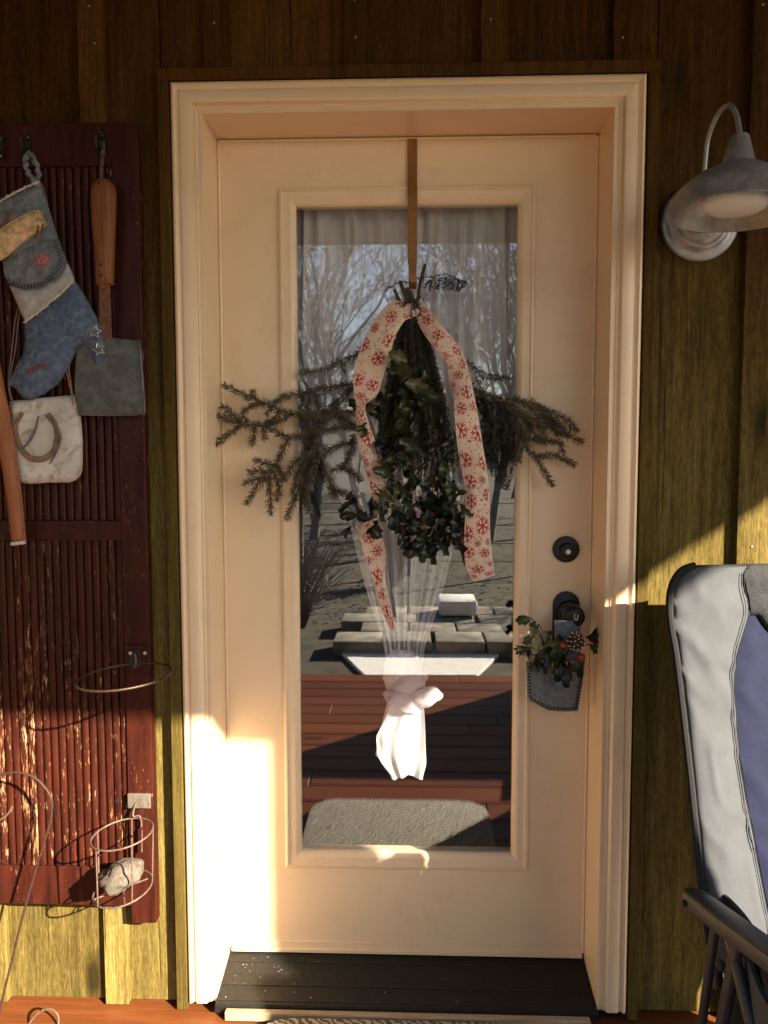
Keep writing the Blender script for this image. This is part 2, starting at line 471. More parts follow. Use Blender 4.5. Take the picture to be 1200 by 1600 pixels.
def matt():
    t = NT('woven_doormat'); p = t.pos(0)
    w = t.n('TexWave', {'Vector': t.scale(p, (1, 1, 1)), 'Scale': 30.0, 'Distortion': 9.0, 'Detail': 3.0}, wave_type='BANDS', bands_direction='DIAGONAL').outputs[0]
    n = t.noise(p, 330, 3)
    c = t.mix(t.ramp(t.math('MULTIPLY', w, n), [(.16, .0), (.36, 1.0)]), (.07, .06, .05), (.40, .37, .31))
    t.base(Base_Color=c, Roughness=.95); t.bump(n, .9, .004)
    return t.m
M['mat'] = matt()
M['grass'] = simple('straw_lawn', (.055, .045, .028), .95, 0, .6, 5, .8, 40)
M['treebark'] = simple('bare_tree_bark', (.20, .175, .15), .9, 0, .35, 6, .4, 40)
M['hill'] = simple('winter_woodland', (.10, .085, .065), .95, 0, .5, .6, .6, 2)
M['room'] = simple('interior_paint', (.20, .18, .16), .8, 0, .1, 3, 0)
M['roomfloor'] = simple('interior_floor_wood', (.06, .035, .02), .5, 0, .3, 6, 0)
M['sheath'] = simple('wall_sheathing', (.03, .02, .012), .9, 0, .2, 5, 0)

# ------------------------------------------------------------------ setting: ground, deck, woodland
DECK = -0.02
GROUND = -0.34
mb = MB(); mb.add([(-400, -600, GROUND), (400, -600, GROUND), (400, 200, GROUND), (-400, 200, GROUND)], [(0, 1, 2, 3)])
part('ground', mb, M['grass'], kind='structure')
mb = MB()
def hillf(u, v):
    x = -220 + 440 * u; y = -70 - 90 * v
    h = math.sin(min(1, v * 1.3) * math.pi / 2) * (9 + 5 * noise.noise(Vector((x * .02, v, 3)))) + .7 * noise.noise(Vector((x * .3, y * .3, 1)))
    return (x, y, GROUND - .2 + h)
mb.grid(hillf, 90, 14); part('hill', mb, M['hill'], kind='structure', smooth=True)

deck = bpy.data.objects.new('deck', None); COL.objects.link(deck); deck['kind'] = 'structure'
y = 0.045; k = 0
while y > -2.42:
    x0, x1 = -3.2, 2.84
    cuts = [x0] + ([-1.1 + .7 * (k % 3)] if k % 2 else [.45 + .5 * (k % 3)]) + [x1]
    if k == 0: cuts = [x0, x1]
    for a, b in zip(cuts, cuts[1:]):
        mb = MB(); mb.box(a + .002, b - .002, y - .138, y, DECK - .032, DECK - random.uniform(0, .0015))
        part('plank', mb, M['deck'], deck, bevel=.003)
    y -= .1435; k += 1
mb = MB(); mb.box(-3.2, 2.78, -2.46, -2.425, GROUND - .05, DECK - .004); part('fascia_board', mb, M['deck'], deck, bevel=.003)
mb = MB(); mb.box(-3.2, 2.78, -2.42, .2, DECK - .25, DECK - .045); part('joist_bed', mb, M['sheath'], deck)

# ------------------------------------------------------------------ house wall
SF, BF = 0.030, 0.012            # faces of boards and battens
WL, WR, WT = -3.0, 2.9, 2.50     # wall ends and top
OX, OZ = 0.548, 2.158            # outer edge of the brown trim round the door
wall = thing('house_wall', 'olive brown board and batten house wall round the cream door', 'wall', (0, .06, DECK))
mb = MB()
mb.box(WL, -.53, SF + .023, .20, DECK, WT); mb.box(.53, WR, SF + .023, .20, DECK, WT); mb.box(-.53, .53, SF + .023, .20, 2.13, WT)
part('sheathing', mb, M['sheath'], wall)
BAT = [-.697 - .2985 * i for i in range(7, 0, -1)] + [-.697, -.418, -.110, .192, .475, .772] + [.772 + .2985 * i for i in range(1, 7)]
edges = [WL] + BAT + [WR]
for a, b in zip(edges, edges[1:]):
    lo = DECK + .006
    # boards: split where the door opening cuts in
    spans = []
    L_, R_ = a + .004, b - .004
    if R_ <= -OX or L_ >= OX: spans.append((L_, R_, lo, WT))
    else:
        if L_ < -OX: spans.append((L_, -OX - .001, lo, WT)); L_ = -OX + .001
        if R_ > OX: spans.append((OX + .001, R_, lo, WT)); R_ = OX - .001
        if L_ < R_: spans.append((L_, R_, OZ - .004, WT))
    for q in spans:
        if q[1] - q[0] < .004: continue
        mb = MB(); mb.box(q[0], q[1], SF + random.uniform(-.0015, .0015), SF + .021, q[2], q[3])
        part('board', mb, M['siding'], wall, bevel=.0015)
for i, x in enumerate(BAT):
    lo = DECK + .004 if abs(x) > OX + .02 else OZ - .002
    w = .0285 + random.uniform(-.0015, .0015)
    mb = MB()
    zz = [lo + (WT - lo) * j / 10 for j in range(11)]
    for j in range(10):
        pass
    dx = [random.uniform(-.0012, .0012) for _ in zz]
    vv = []; ff = []
    for z, d in zip(zz, dx):
        vv += [(x - w + d, BF, z), (x + w + d, BF, z), (x + w + d, SF + .004, z), (x - w + d, SF + .004, z)]
    for j in range(10):
        for q in range(4):
            a, b = j * 4 + q, j * 4 + (q + 1) % 4; ff.append((a, b, b + 4, a + 4))
    ff += [(3, 2, 1, 0), (40, 41, 42, 43)]
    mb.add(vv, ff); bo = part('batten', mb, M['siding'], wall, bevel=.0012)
    for z in ([2.29, 2.225] if i % 2 else [2.25]) + ([1.118, .45] if abs(x) > OX else []):
        mb = MB(); c = Vector((x + random.uniform(-.012, .012), BF - .0012, z + random.uniform(-.02, .02)))
        mb.lathe([(-.001, .0), (-.001, .0022), (.002, .0022)], c, (0, 1, 0), 10); part('nail', mb, M['nail'], bo)

# interior behind the door
for nm, b in (('interior_floor', (-1.6, 1.6, .21, 3.4, -.02, 0.0)), ('interior_ceiling', (-1.6, 1.6, .21, 3.4, 2.42, 2.46)),):
    mb = MB(); mb.box(*b); part(nm, mb, M['roomfloor' if 'floor' in nm else 'room'], kind='structure')
mb = MB(); mb.box(-1.6, 1.6, 3.4, 3.44, 0, 2.42); mb.box(-1.64, -1.6, .21, 3.44, 0, 2.42); mb.box(1.6, 1.64, .21, 3.44, 0, 2.42)
part('interior_wall', mb, M['room'], kind='structure')

# ------------------------------------------------------------------ door frame: brown trim, cream casing, jambs, sill
frame = thing('door_frame', 'cream moulded door frame edged with narrow brown trim boards', 'door frame', (0, .05, 0))
TF = .001
for s in (-1, 1):
    mb = MB(); x0, x1 = sorted((s * .5215, s * .5475)); mb.box(x0, x1, TF, SF + .02, DECK + .003, 2.129); part('trim_board', mb, M['trim'], frame, bevel=.0015)
mb = MB(); mb.box(-.5475, .5475, TF + .001, SF + .02, 2.1295, 2.1565); part('trim_board', mb, M['trim'], frame, bevel=.0015)
# casing profile: distance from the outer edge, depth
CW = .0655
PROF = [(0, .03), (0, .004), (.002, .0015), (.0065, .0), (.0085, .004), (.012, .007), (.016, .0065), (.018, .0025), (.021, .0015), (.042, .0015),
        (.0445, .003), (.0465, .008), (.050, .0105), (.053, .0085), (.0555, .0125), (.060, .0125), (.062, .010), (CW, .010), (CW, .0116)]
XO, ZO = .518, 2.1265
def casing(side):
    mb = MB(); A = []; B = []
    for u, yy in PROF:
        if side == 'top': A.append((-XO + u, yy, ZO - u)); B.append((XO - u, yy, ZO - u))
        else:
            s = -1 if side == 'l' else 1
            A.append((s * (XO - u), yy, 0.0)); B.append((s * (XO - u), yy, ZO - u))
    n = len(PROF)
    mb.add(A + B, [(i, i + 1, i + 1 + n, i + n) for i in range(n - 1)] + [(n - 1, 0, n, 2 * n - 1)] + [tuple(range(n)), tuple(range(n, 2 * n))])
    return mb
for s in ('l', 'r', 'top'): part('casing', casing(s), M['paint'], frame, smooth=True, angle=50)
DY, JX, JZ = .150, .4525, 2.061
for s in (-1, 1):
    mb = MB(); x0, x1 = sorted((s * JX, s * .5175)); mb.box(x0, x1, .0118, .205, 0.0, JZ + .03); part('jamb', mb, M['paint'], frame)
mb = MB(); mb.box(-JX, JX, .0118, .205, JZ, JZ + .055); part('jamb', mb, M['paint'], frame)
mb = MB(); sl = [(.20, .036), (.15, .036), (.130, .031), (.03, .012), (-.008, .008), (-.012, .005), (-.012, -.012), (.20, -.012)]
mb.prism([(-JX + .001, a, b) for a, b in sl], (0, 0, 0), (2 * JX - .002, 0, 0)); sill = part('sill', mb, M['sill'], frame)
for yy in (.004, .050, .118):
    zz = interp([(-.008, .008), (.03, .012), (.130, .031), (.15, .036)], yy)
    mb = MB(); mb.box(-JX + .003, JX - .003, yy - .0035, yy + .0035, zz - .003, zz + .0011); part('ridge', mb, M['sill'], sill, bevel=.001)
mb = MB()
for i in range(36):
    xx = random.choice([random.uniform(-.44, -.25), random.uniform(-.44, -.25), random.uniform(-.44, .44)]); yy = random.uniform(.0, .13)
    zz = interp([(-.008, .008), (.03, .012), (.130, .031), (.15, .036)], yy) + .0019; r = random.uniform(.0006, .0022)
    a = random.uniform(0, 6.3)
    mb.add([(xx + r * math.cos(a + q * 1.57) * (1 if q % 2 else .5), yy + r * math.sin(a + q * 1.57), zz) for q in range(4)] + [(xx, yy, zz + r * .5)], [(0, 1, 4), (1, 2, 4), (2, 3, 4), (3, 0, 4)])
part('grit', mb, M['fray'], frame, kind='stuff')
pb = MB(); pb.box(-.425, .43, -.030, -.0125, DECK + .001, .0015)
tag(part('threshold_board', pb, M['paleboard'], bevel=.002), 'pale weathered wooden strip lying in front of the black sill', 'board')

# ------------------------------------------------------------------ door leaf
door = thing('door', 'cream exterior door with one tall full length glass pane', 'door', (0, DY, .04))
GX0, GX1, GZ0, GZ1 = -.2655, .2665, .303, 1.905
D0, D1 = .040, JZ - .004
mb = MB()
for b in ((-.449, GX0 - .004, D0, D1), (GX1 + .004, .449, D0, D1), (GX0 - .004, GX1 + .004, GZ1 + .004, D1), (GX0 - .004, GX1 + .004, D0, GZ0 - .004)):
    mb.box(b[0], b[1], DY, DY + .044, b[2], b[3])
part('door_panel', mb, M['paint'], door)
# glazing moulding, mitred
MP = [(-.040, 0.0), (-.040, -.007), (-.037, -.0095), (-.032, -.0095), (-.030, -.006), (-.022, -.005), (-.014, -.0065), (-.010, -.0045), (-.005, -.001), (0, .004), (0, .016)]
def mould(k):
    c = [(GX0, GZ0), (GX1, GZ0), (GX1, GZ1), (GX0, GZ1)]; sg = [(-1, -1), (1, -1), (1, 1), (-1, 1)]
    a, b = k, (k + 1) % 4; n = len(MP)
    A = [(c[a][0] - sg[a][0] * u, DY + yy - .0003, c[a][1] - sg[a][1] * u) for u, yy in MP]
    B = [(c[b][0] - sg[b][0] * u, DY + yy - .0003, c[b][1] - sg[b][1] * u) for u, yy in MP]
    m = MB(); m.add(A + B, [(i, i + 1, i + 1 + n, i + n) for i in range(n - 1)]); return m
for k in range(4): part('glazing_bead', mould(k), M['paint'], door, smooth=True, angle=50)
mb = MB(); mb.add([(GX0 - .01, GLASS_Y, GZ0 - .01), (GX1 + .01, GLASS_Y, GZ0 - .01), (GX1 + .01, GLASS_Y, GZ1 + .01), (GX0 - .01, GLASS_Y, GZ1 + .01)], [(0, 1, 2, 3)])
part('glass_pane', mb, M['glass'], door)
mb = MB(); g2 = .158       # the outer sheet of the double glazing, not quite parallel
mb.add([(GX0 - .003, g2 - .0001, GZ0 - .003), (GX1 + .003, g2 + .0001, GZ0 - .003), (GX1 + .003, g2 + .0003, GZ1 + .003), (GX0 - .003, g2 + .0001, GZ1 + .003)], [(0, 1, 2, 3)])
part('glass_pane', mb, M['glass'], door)
for nm, pts in (('weatherstrip', [(-.449, DY - .002, .05), (-.449, DY - .002, JZ - .006)]), ('weatherstrip', [(.449, DY - .002, .05), (.449, DY - .002, JZ - .006)]), ('weatherstrip', [(-.447, DY - .002, JZ - .005), (.447, DY - .002, JZ - .005)])):
    mb = MB(); mb.tube(pts, .0035, 8); part(nm, mb, M['paint'], frame, smooth=True)
mb = MB(); mb.box(-.447, .447, DY - .004, DY - .0005, .0385, .066); mb.box(-.447, .447, DY - .009, DY - .0045, .0375, .047)
part('door_sweep', mb, M['paint'], door, bevel=.001)
c = at(884, 858, DY); c.y = DY
mb = MB(); mb.lathe([(0, .0325), (.006, .0325), (.011, .030), (.0125, .024), (.0125, .0175), (.020, .0165), (.022, .014), (.022, 0)], c, (0, -1, 0), 40)
db = part('deadbolt', mb, M['black'], door, smooth=True, angle=30)
mb = MB(); mb.lathe([(.021, .0065), (.0245, .006), (.0245, 0)], c + Vector((.001, 0, -.004)), (0, -1, 0), 18); part('keyway', mb, M['brass'], db, smooth=True)
# handle plate and knob
hc = at(884, 958, DY); hc.y = DY
def stadium(cx, cz, w, z0, z1, y, n=14):
    r = w / 2; out = []
    for i in range(n + 1): a = math.pi * i / n; out.append((cx + r * math.cos(a), y, z1 - r + r * math.sin(a)))
    for i in range(n + 1): a = math.pi + math.pi * i / n; out.append((cx + r * math.cos(a), y, z0 + r + r * math.sin(a)))
    return out
mb = MB(); mb.prism(stadium(hc.x, hc.z, .066, hc.z - .10, hc.z + .055, DY), (0, 0, 0), (0, -.008, 0))
hp = part('handle_plate', mb, M['black'], door, bevel=.003, seg=2, smooth=True)
mb = MB(); mb.lathe([(.008, .030), (.014, .028), (.018, .0255), (.0195, .020), (.030, .013), (.038, .013), (.044, .022), (.056, .0275), (.066, .0265), (.072, .020), (.074, .012), (.074, 0)], hc + Vector((.006, 0, .004)), (0, -1, 0), 36)
kn = part('door_knob', mb, M['black'], hp, smooth=True, angle=30)
mb = MB(); kk = hc + Vector((.009, -.0745, .006))
mb.tube([kk + Vector((-.0035, 0, .008)), kk + Vector((-.0035, 0, -.003)), kk + Vector((-.001, 0, -.007)), kk + Vector((.0022, 0, -.007)), kk + Vector((.0042, 0, -.003)), kk + Vector((.0042, 0, .005))], .0016, 8)
part('keyhole', mb, M['brass'], hp, smooth=True)

# ------------------------------------------------------------------ sheer curtain behind the glass
cur = thing('sheer_curtain', 'white sheer curtain gathered into a low knot behind the door glass', 'curtain', (0, .21, 1.0))
CY = .205
LE = [(300, 452), (560, 455), (640, 470), (720, 500), (810, 541), (880, 558), (930, 572), (980, 588), (1010, 598), (1045, 603)]
RE = [(300, 818), (600, 818), (660, 790), (720, 757), (790, 729), (850, 713), (900, 700), (960, 682), (1010, 664), (1045, 660)]
def curf(u, v):
    py = 300 + 745 * v
    l = interp(LE, py); r = interp(RE, py)
    tight = (r - l) / 366
    uu = u + .018 * math.sin(v * 4 + u * 9)
    ph = uu * 9.5 * 2 * math.pi + 1.3 * math.sin(u * 7.1 + 1.2 * v)
    amp = .012 + .010 * (1 - tight)
    yy = CY + .018 + amp * math.sin(ph) + .006 * math.sin(ph * 2.3 + 1) + .003 * noise.noise(Vector((u * 30, v * 5, 0)))
    px = l + (r - l) * (u + .012 * math.sin(ph * .5))
    p = at(px, py, CY); p.y = yy
    return p
mb = MB(); mb.grid(curf, 220, 46); part('curtain_panel', mb, M['sheer'], cur, smooth=True, angle=0)
def curg(u, v):
    p = curf(u, .52 + .48 * v); py = 300 + 745 * (.52 + .48 * v); l = interp(LE, py); r_ = interp(RE, py)
    q = at(l + (r_ - l) * (.03 + .94 * u), py, CY); q.y = CY + .034 + .010 * math.sin(u * 21 + 2.1 + 2 * v) + .004 * noise.noise(Vector((u * 12, v * 3, 4))); return q
mb = MB(); mb.grid(curg, 160, 26); part('gathered_layer', mb, M['sheer'], cur, smooth=True, angle=0)
kc = at(631, 1040, CY + .01); kb = at(636, 1108, CY + .01)
def knotf(u, v):
    a = u * 2 * math.pi
    c = at(630, 1015, CY + .01).lerp(kb, v)
    rr = interp([(0, .036), (.2, .046), (.5, .053), (.8, .047), (1, .030)], v)
    q = Vector((math.cos(a) * 1.5, math.sin(a) * 1.5, v * 2.2))
    rr *= 1 + .22 * noise.noise(q) + .12 * noise.noise(q * 2.7 + Vector((0, 0, a * .8))) + .05 * math.sin(a * 7 + v * 9)
    return (c.x + rr * math.cos(a), max(.170, c.y + .012 + .6 * rr * math.sin(a)), c.z)
mb = MB(); mb.grid(knotf, 90, 40); part('knot', mb, M['sheer'], cur, smooth=True, angle=0)
# the looped band round the knot
def lobe(cx, cy, rx, ry, rot, seed, dep):
    c = at(cx, cy, CY - .008)
    def f(u, v):
        a = u * 2 * math.pi; b = (v - .5) * math.pi
        d = Vector((math.cos(b) * math.cos(a), math.cos(b) * math.sin(a), math.sin(b)))
        k = 1 + .25 * noise.noise(d * 1.4 + Vector((seed, 0, 0))) + .10 * noise.noise(Vector((d.x * 2, d.y * 2, d.z * 7 + seed)))
        x, z = d.x * rx * k, d.z * ry * k
        return (c.x + x * math.cos(rot) - z * math.sin(rot), max(.1695, c.y + d.y * dep * k), c.z + x * math.sin(rot) + z * math.cos(rot))
    m = MB(); m.grid(f, 48, 28); return m
part('knot_loop', lobe(664, 1088, .042, .026, .15, 2.3, .030), M['sheer'], cur, smooth=True, angle=0)
part('knot_loop', lobe(628, 1096, .046, .021, -.42, 7.1, .032), M['sheer'], cur, smooth=True, angle=0)
part('knot_loop', lobe(640, 1066, .044, .020, .35, 4.4, .030), M['sheer'], cur, smooth=True, angle=0)
TLE = [(1095, 612), (1125, 600), (1150, 588), (1178, 590), (1190, 596), (1212, 612)]
TRE = [(1095, 662), (1130, 664), (1165, 665), (1190, 666), (1212, 660)]
def tailf(u, v):
    py = 1095 + 117 * v + (3 * math.sin(u * 7 + 1) + 1.2 * math.sin(u * 19)) * v
    px = interp(TLE, py) * (1 - u) + interp(TRE, py) * u
    p = at(px, py, CY); p.y = CY - .012 + .0045 * math.sin(u * 9 + 1.5 * v) + .0015 * math.sin(u * 23 + v * 3) + .006 * noise.noise(Vector((u * 5, v * 3, 2)))
    return p
mb = MB(); mb.grid(tailf, 70, 20); part('tail', mb, M['sheer'], cur, smooth=True, angle=0)
def tailg(u, v):
    py = 1092 + (92 + 5 * math.sin(u * 6)) * v
    px = 606 - 20 * v + (30 + 8 * v) * u
    p = at(px, py, CY); p.y = CY + .012 + .006 * math.sin(u * 12 + 2 * v) + .006 * noise.noise(Vector((u * 4, v * 4, 9))); return p
mb = MB(); mb.grid(tailg, 60, 14); part('tail', mb, M['sheer'], cur, smooth=True, angle=0)

# ------------------------------------------------------------------ wreath hanger
hang = thing('wreath_hanger', 'flat brown metal strap hooked over the top of the door', 'hanger', (.03, .14, 2.05))
def strapf(x0, x1, path, th):
    m = MB(); n = len(path); A = []
    for i, (yy, z) in enumerate(path):
        a = Vector(path[min(i + 1, n - 1)]) - Vector(path[max(i - 1, 0)]); nn = Vector((-a.y, a.x)).normalized() * th / 2
        for sx, sn in ((0, 1), (1, 1), (1, -1), (0, -1)):
            t = i / (n - 1); xa = x0[0] * (1 - t) + x0[1] * t; xb = x1[0] * (1 - t) + x1[1] * t
            A.append((xa if sx == 0 else xb, yy + sn * nn.x, z + sn * nn.y))
    F = []
    for i in range(n - 1):
        for q in range(4):
            a, b = i * 4 + q, i * 4 + (q + 1) % 4; F.append((a, b, b + 4, a + 4))
    F += [(3, 2, 1, 0), tuple((n - 1) * 4 + q for q in range(4))]
    return m.add(A, F)
zt = JZ - .0035
a0, a1 = at(636.5, 218, .145).x, at(637, 412, .138).x; b0, b1 = at(651.5, 218, .145).x, at(652, 412, .138).x
zlow = at(644, 447, .10).z; z2 = at(644, 412, .138).z
pth = [(.17, zt + .0015), (.150, zt + .0015), (.1465, zt + .0005), (.1455, zt - .006), (.145, zt - .06), (.138, 1.95), (.1355, 1.92), (.1365, 1.80), (.137, z2 + .02), (.137, z2)]
part('strap', strapf((a0, a1), (b0, b1), pth, .0022), M['strap'], hang, bevel=.0005)
c0, c1 = at(638.5, 430, .12).x, at(651, 430, .12).x
pth2 = [(.1355, z2 + .012), (.1355, zlow + .03), (.1345, zlow + .010), (.128, zlow + .001), (.118, zlow - .002), (.108, zlow + .001), (.101, zlow + .008), (.0985, zlow + .018), (.0985, zlow + .032)]
part('hook', strapf((c0, c0), (c1, c1), pth2, .0025), M['strap'], hang, smooth=True, bevel=.0005)

# ------------------------------------------------------------------ evergreen swag
swag = thing('evergreen_swag', 'evergreen swag of spruce, holly and snowflake ribbon hanging on the door', 'swag', (.03, .10, 1.72))
def twig(mb, st, pts, nl, dens, r0, droop=0.0, flat=.45, ang=50, nw=.00095):
    """a twig along pts with needles all round; mb takes the needles, st the bark"""
    c = crom(pts, 6); L = sum((b - a).length for a, b in zip(c, c[1:]))
    st.tube(c, [max(.0007, r0 * (1 - .7 * i / len(c))) for i in range(len(c))], 5, False)
    N = max(4, int(L * dens)); acc = 0; seg = 0; cum = [0]
    for a, b in zip(c, c[1:]): cum.append(cum[-1] + (b - a).length)
    for i in range(N):
        s_ = L * (i + random.random()) / N
        while seg < len(c) - 2 and cum[seg + 1] < s_: seg += 1
        t = (c[seg + 1] - c[seg]).normalized(); p = c[seg].lerp(c[seg + 1], min(1, (s_ - cum[seg]) / max(1e-6, cum[seg + 1] - cum[seg])))
        up = t.orthogonal().normalized(); w = t.cross(up); a = random.uniform(0, 6.283)
        side = up * math.cos(a) + w * math.sin(a); side.y *= flat
        an = R(ang + random.uniform(-14, 14)); taper = .55 + .45 * min(1, (L - s_) / .02 + .3)
        d = (t * math.cos(an) + side * math.sin(an) + Vector((0, 0, -droop))).normalized() * nl * random.uniform(.5, 1.15) * taper
        q = d.cross(Vector((random.uniform(-1, 1), random.uniform(-1, 1), random.uniform(-1, 1)))).normalized() * nw
        m = p + d * .5
        mb.add([p, m + q, p + d, m - q], [(0, 1, 2, 3)])
def c5(L, y0=.105, y1=.105): return [at(300 + x / 3.43, 400 + y_ / 3.43, y0 + (y1 - y0) * i / max(1, len(L) - 1)) for i, (x, y_) in enumerate(L)]
def c6(L, y0=.105, y1=.105): return [at(580 + x / 3.43, 400 + y_ / 3.43, y0 + (y1 - y0) * i / max(1, len(L) - 1)) for i, (x, y_) in enumerate(L)]
def branch(name, mat, lists, conv, nl, dens, r0, label, droop=0.0, ys=(.12, .06), extra=None):
    nd = MB(); st = MB()
    for L in lists:
        a, b = random.uniform(*sorted(ys)), random.uniform(*sorted(ys))
        if isinstance(L[0], (int, float)): a, b = L[0], L[1]; L = L[2:]
        twig(nd, st, conv(L, a, b), nl, dens, r0, droop)
    if extra: extra(nd, st)
    o = part(name, st, M['stem'], swag, label=label, smooth=True, angle=0)
    part('needles', nd, mat, o, kind='stuff')
    return o
LB1 = [[(1000, 700), (850, 690), (700, 710), (600, 740), (520, 745), (440, 785)], [(1000, 800), (760, 850), (570, 850), (470, 825), (400, 790), (330, 765), (250, 730), (170, 690)],
       [(335, 768), (322, 725)], [(400, 792), (310, 810), (272, 850), (295, 890)], [(460, 830), (440, 880), (390, 900)], [(430, 800), (400, 850)], [(540, 850), (470, 880), (400, 905)],
       [(620, 845), (700, 860), (780, 800), (860, 700)], [(560, 850), (640, 870), (700, 880)]]
LB2 = [[(900, 900), (760, 920), (640, 945), (520, 970), (430, 930), (360, 905), (270, 905), (170, 865), (65, 835)], [(270, 903), (215, 845), (160, 805)], [(262, 908), (190, 960), (130, 1010)],
       [(340, 915), (318, 1015)], [(380, 918), (388, 980)], [(520, 970), (490, 1040), (450, 1110), (400, 1170), (340, 1250), (290, 1330)], [(440, 1120), (390, 1112), (335, 1095)],
       [(405, 1160), (355, 1150), (305, 1160)], [(390, 1185), (330, 1200), (280, 1222)], [(410, 1175), (420, 1290), (422, 1380)], [(430, 1150), (468, 1240), (452, 1305)],
       [(450, 1115), (500, 1200)], [(690, 1000), (640, 1050), (580, 1080), (520, 1150), (480, 1210)], [(640, 1040), (570, 1150), (550, 1250), (545, 1310), (510, 1410)]]
LB3 = [[(880, 930), (760, 830), (700, 900), (600, 1000)], [(770, 820), (800, 870), (830, 925)], [(930, 480), (880, 530), (800, 560), (720, 600), (640, 620), (580, 622)], [(800, 560), (812, 620)],
       [(860, 700), (760, 790), (690, 850)], [(880, 1000), (800, 1010), (720, 1050), (640, 1150), (620, 1320), (650, 1420)], [(720, 1240), (800, 1270), (880, 1300)], [(790, 1130), (850, 1160), (900, 1205)],
       [(870, 950), (830, 1100), (750, 1155)], [(640, 720), (620, 800), (600, 900)], [(660, 730), (680, 850), (640, 950)], [(600, 740), (590, 850), (610, 960)], [(620, 900), (600, 1050), (585, 1160)],
       [(660, 940), (650, 1100), (680, 1220)], [(600, 1000), (620, 1120), (600, 1240), (610, 1330)], [(700, 1100), (730, 1200), (760, 1300)], [(620, 690), (600, 760), (590, 830)], [(690, 1060), (600, 1150), (560, 1300)]]
branch('spruce_branch', M['needle'], LB1, c5, .0185, 2300, .0022, 'upper left spruce branch reaching over the frame edge', ys=(.115, .075))
branch('spruce_branch', M['needle'], LB2, c5, .0185, 2300, .0024, 'lower left spruce branch with drooping side twigs', ys=(.11, .07))
branch('spruce_branch', M['needle'], LB3, c5, .017, 1900, .0018, 'sparse dark spruce twigs in front of the glass', ys=(.13, .09))
RB1 = [[(430, 600), (560, 720), (700, 760), (800, 780), (900, 820), (990, 850), (1060, 890), (1100, 940)], [(800, 780), (870, 790), (940, 835)], [(690, 780), (740, 800), (850, 900), (950, 910), (1040, 960), (1130, 1000)],
       [(900, 820), (960, 900), (1000, 960)], [(700, 800), (760, 880), (850, 980), (960, 990), (1010, 1000), (1030, 1060)], [(760, 900), (820, 1000), (880, 1070), (980, 1068), (1090, 1120)], [(880, 1070), (920, 1150), (980, 1230)],
       [(960, 850), (1000, 920), (1060, 960)], [(850, 800), (900, 870), (930, 920)], [(830, 880), (870, 950), (940, 1000)], [(900, 850), (980, 880), (1040, 930)], [(780, 900), (830, 960), (800, 1040), (790, 1100)],
       [(720, 790), (800, 840), (880, 880), (930, 960)]]
RB2 = [[(460, 560), (520, 570), (600, 650), (720, 652)], [(540, 590), (640, 640), (760, 655)], [(560, 640), (600, 720), (680, 760)]]
for i in range(27):
    x = random.uniform(600, 770); RB2.append([(x - random.uniform(20, 90), random.uniform(700, 800)), (x, random.uniform(800, 900)), (x + random.uniform(-30, 40), random.uniform(930, 1040)), (x + random.uniform(-50, 40), random.uniform(1060, 1250))])
branch('spruce_branch', M['needle'], RB1, c6, .0185, 2300, .002, 'right spruce branch spreading past the glass edge', ys=(.115, .075))
branch('fir_branch', M['cedar'], RB2, c6, .0135, 1100, .0014, 'dense dark fir sprays hanging right of the ribbon', ys=(.14, .09))
TOP = [[.10, .09, (235, 120), (330, 112), (400, 100), (460, 120), (520, 152)]]
for x in range(300, 512, 9): TOP.append([.095, .095, (x, 108 + abs(x - 400) * .2), (x - 8 + random.uniform(-8, 8), 140 + random.uniform(0, 25)), (x - 14 + random.uniform(-14, 14), 165 + random.uniform(0, 25))])
TOP.append([.10, .10, (230, 150), (150, 140), (70, 190)])
branch('fir_branch', M['cedar'], TOP, c6, .009, 900, .0009, 'thin top sprig sticking out right of the hook')
BODY = []
for i in range(200):
    a = random.uniform(-1, 1); L = random.uniform(.22, 1.0); w = 250 * L ** .7
    x0 = 215 + a * 26; x1 = 235 + a * w
    BODY.append([(x0, 230), (x0 + a * 34, 340), (x0 + (x1 - x0) * .55, 350 + 330 * L), (x1, 400 + 720 * L), (x1 + a * 10, 420 + 830 * L)])
branch('fir_branch', M['cedar'], BODY, c6, .0125, 640, .0012, 'dense hanging fir sprays at the heart of the swag', ys=(.135, .06))
# cut stems at the top
for L, r in (([(640, 500), (637, 470), (631, 455), (625, 440)], .0045), ([(645, 500), (652, 470), (657, 440), (665, 413)], .0038), ([(650, 505), (645, 480), (641, 462), (634, 452)], .0075), ([(655, 500), (650, 478), (655, 462)], .0055), ([(640, 505), (634, 485), (622, 465), (616, 452)], .004)):
    mb = MB(); mb.tube(crom([at(x, y_, .106 + .004 * k) for k, (x, y_) in enumerate(L)], 5), r, 8); part('cut_stem', mb, M['stem'], swag, smooth=True)
# holly leaves: one mesh in three shapes
def leaf_mesh(name, w, ln, curl, seed):
    rr = random.Random(seed); m = MB(); n = 6
    mid = []; lf = []; rt = []
    for i in range(n + 1):
        t = i / n; wd = w * (math.sin(math.pi * min(1, t * .93 + .07)) ** .8) * (1.0 if i % 2 else .66)
        if i in (0, n): wd = .0006
        z = -t * ln; yy = -curl * math.sin(t * math.pi) * ln
        mid.append((0, yy + .0025, z)); k = .006 if i % 2 else 0.0
        lf.append((-wd, yy - wd * .75 * rr.uniform(.4, 1.4), z - k)); rt.append((wd, yy - wd * .75 * rr.uniform(.4, 1.4), z - k))
    ff = []
    for i in range(n):
        a, b = i, i + 1; o = n + 1
        ff += [(a, b, o + b, o + a), (a, 2 * o + a, 2 * o + b, b)]
    m.add(mid + lf + rt, ff); return m.mesh(name, (0, 0, 0), True, angle=0)
HL = [leaf_mesh('holly_leaf', .0145, .046, .16, 1), leaf_mesh('holly_leaf', .0125, .044, .28, 2), leaf_mesh('holly_leaf', .0165, .050, -.08, 3)]
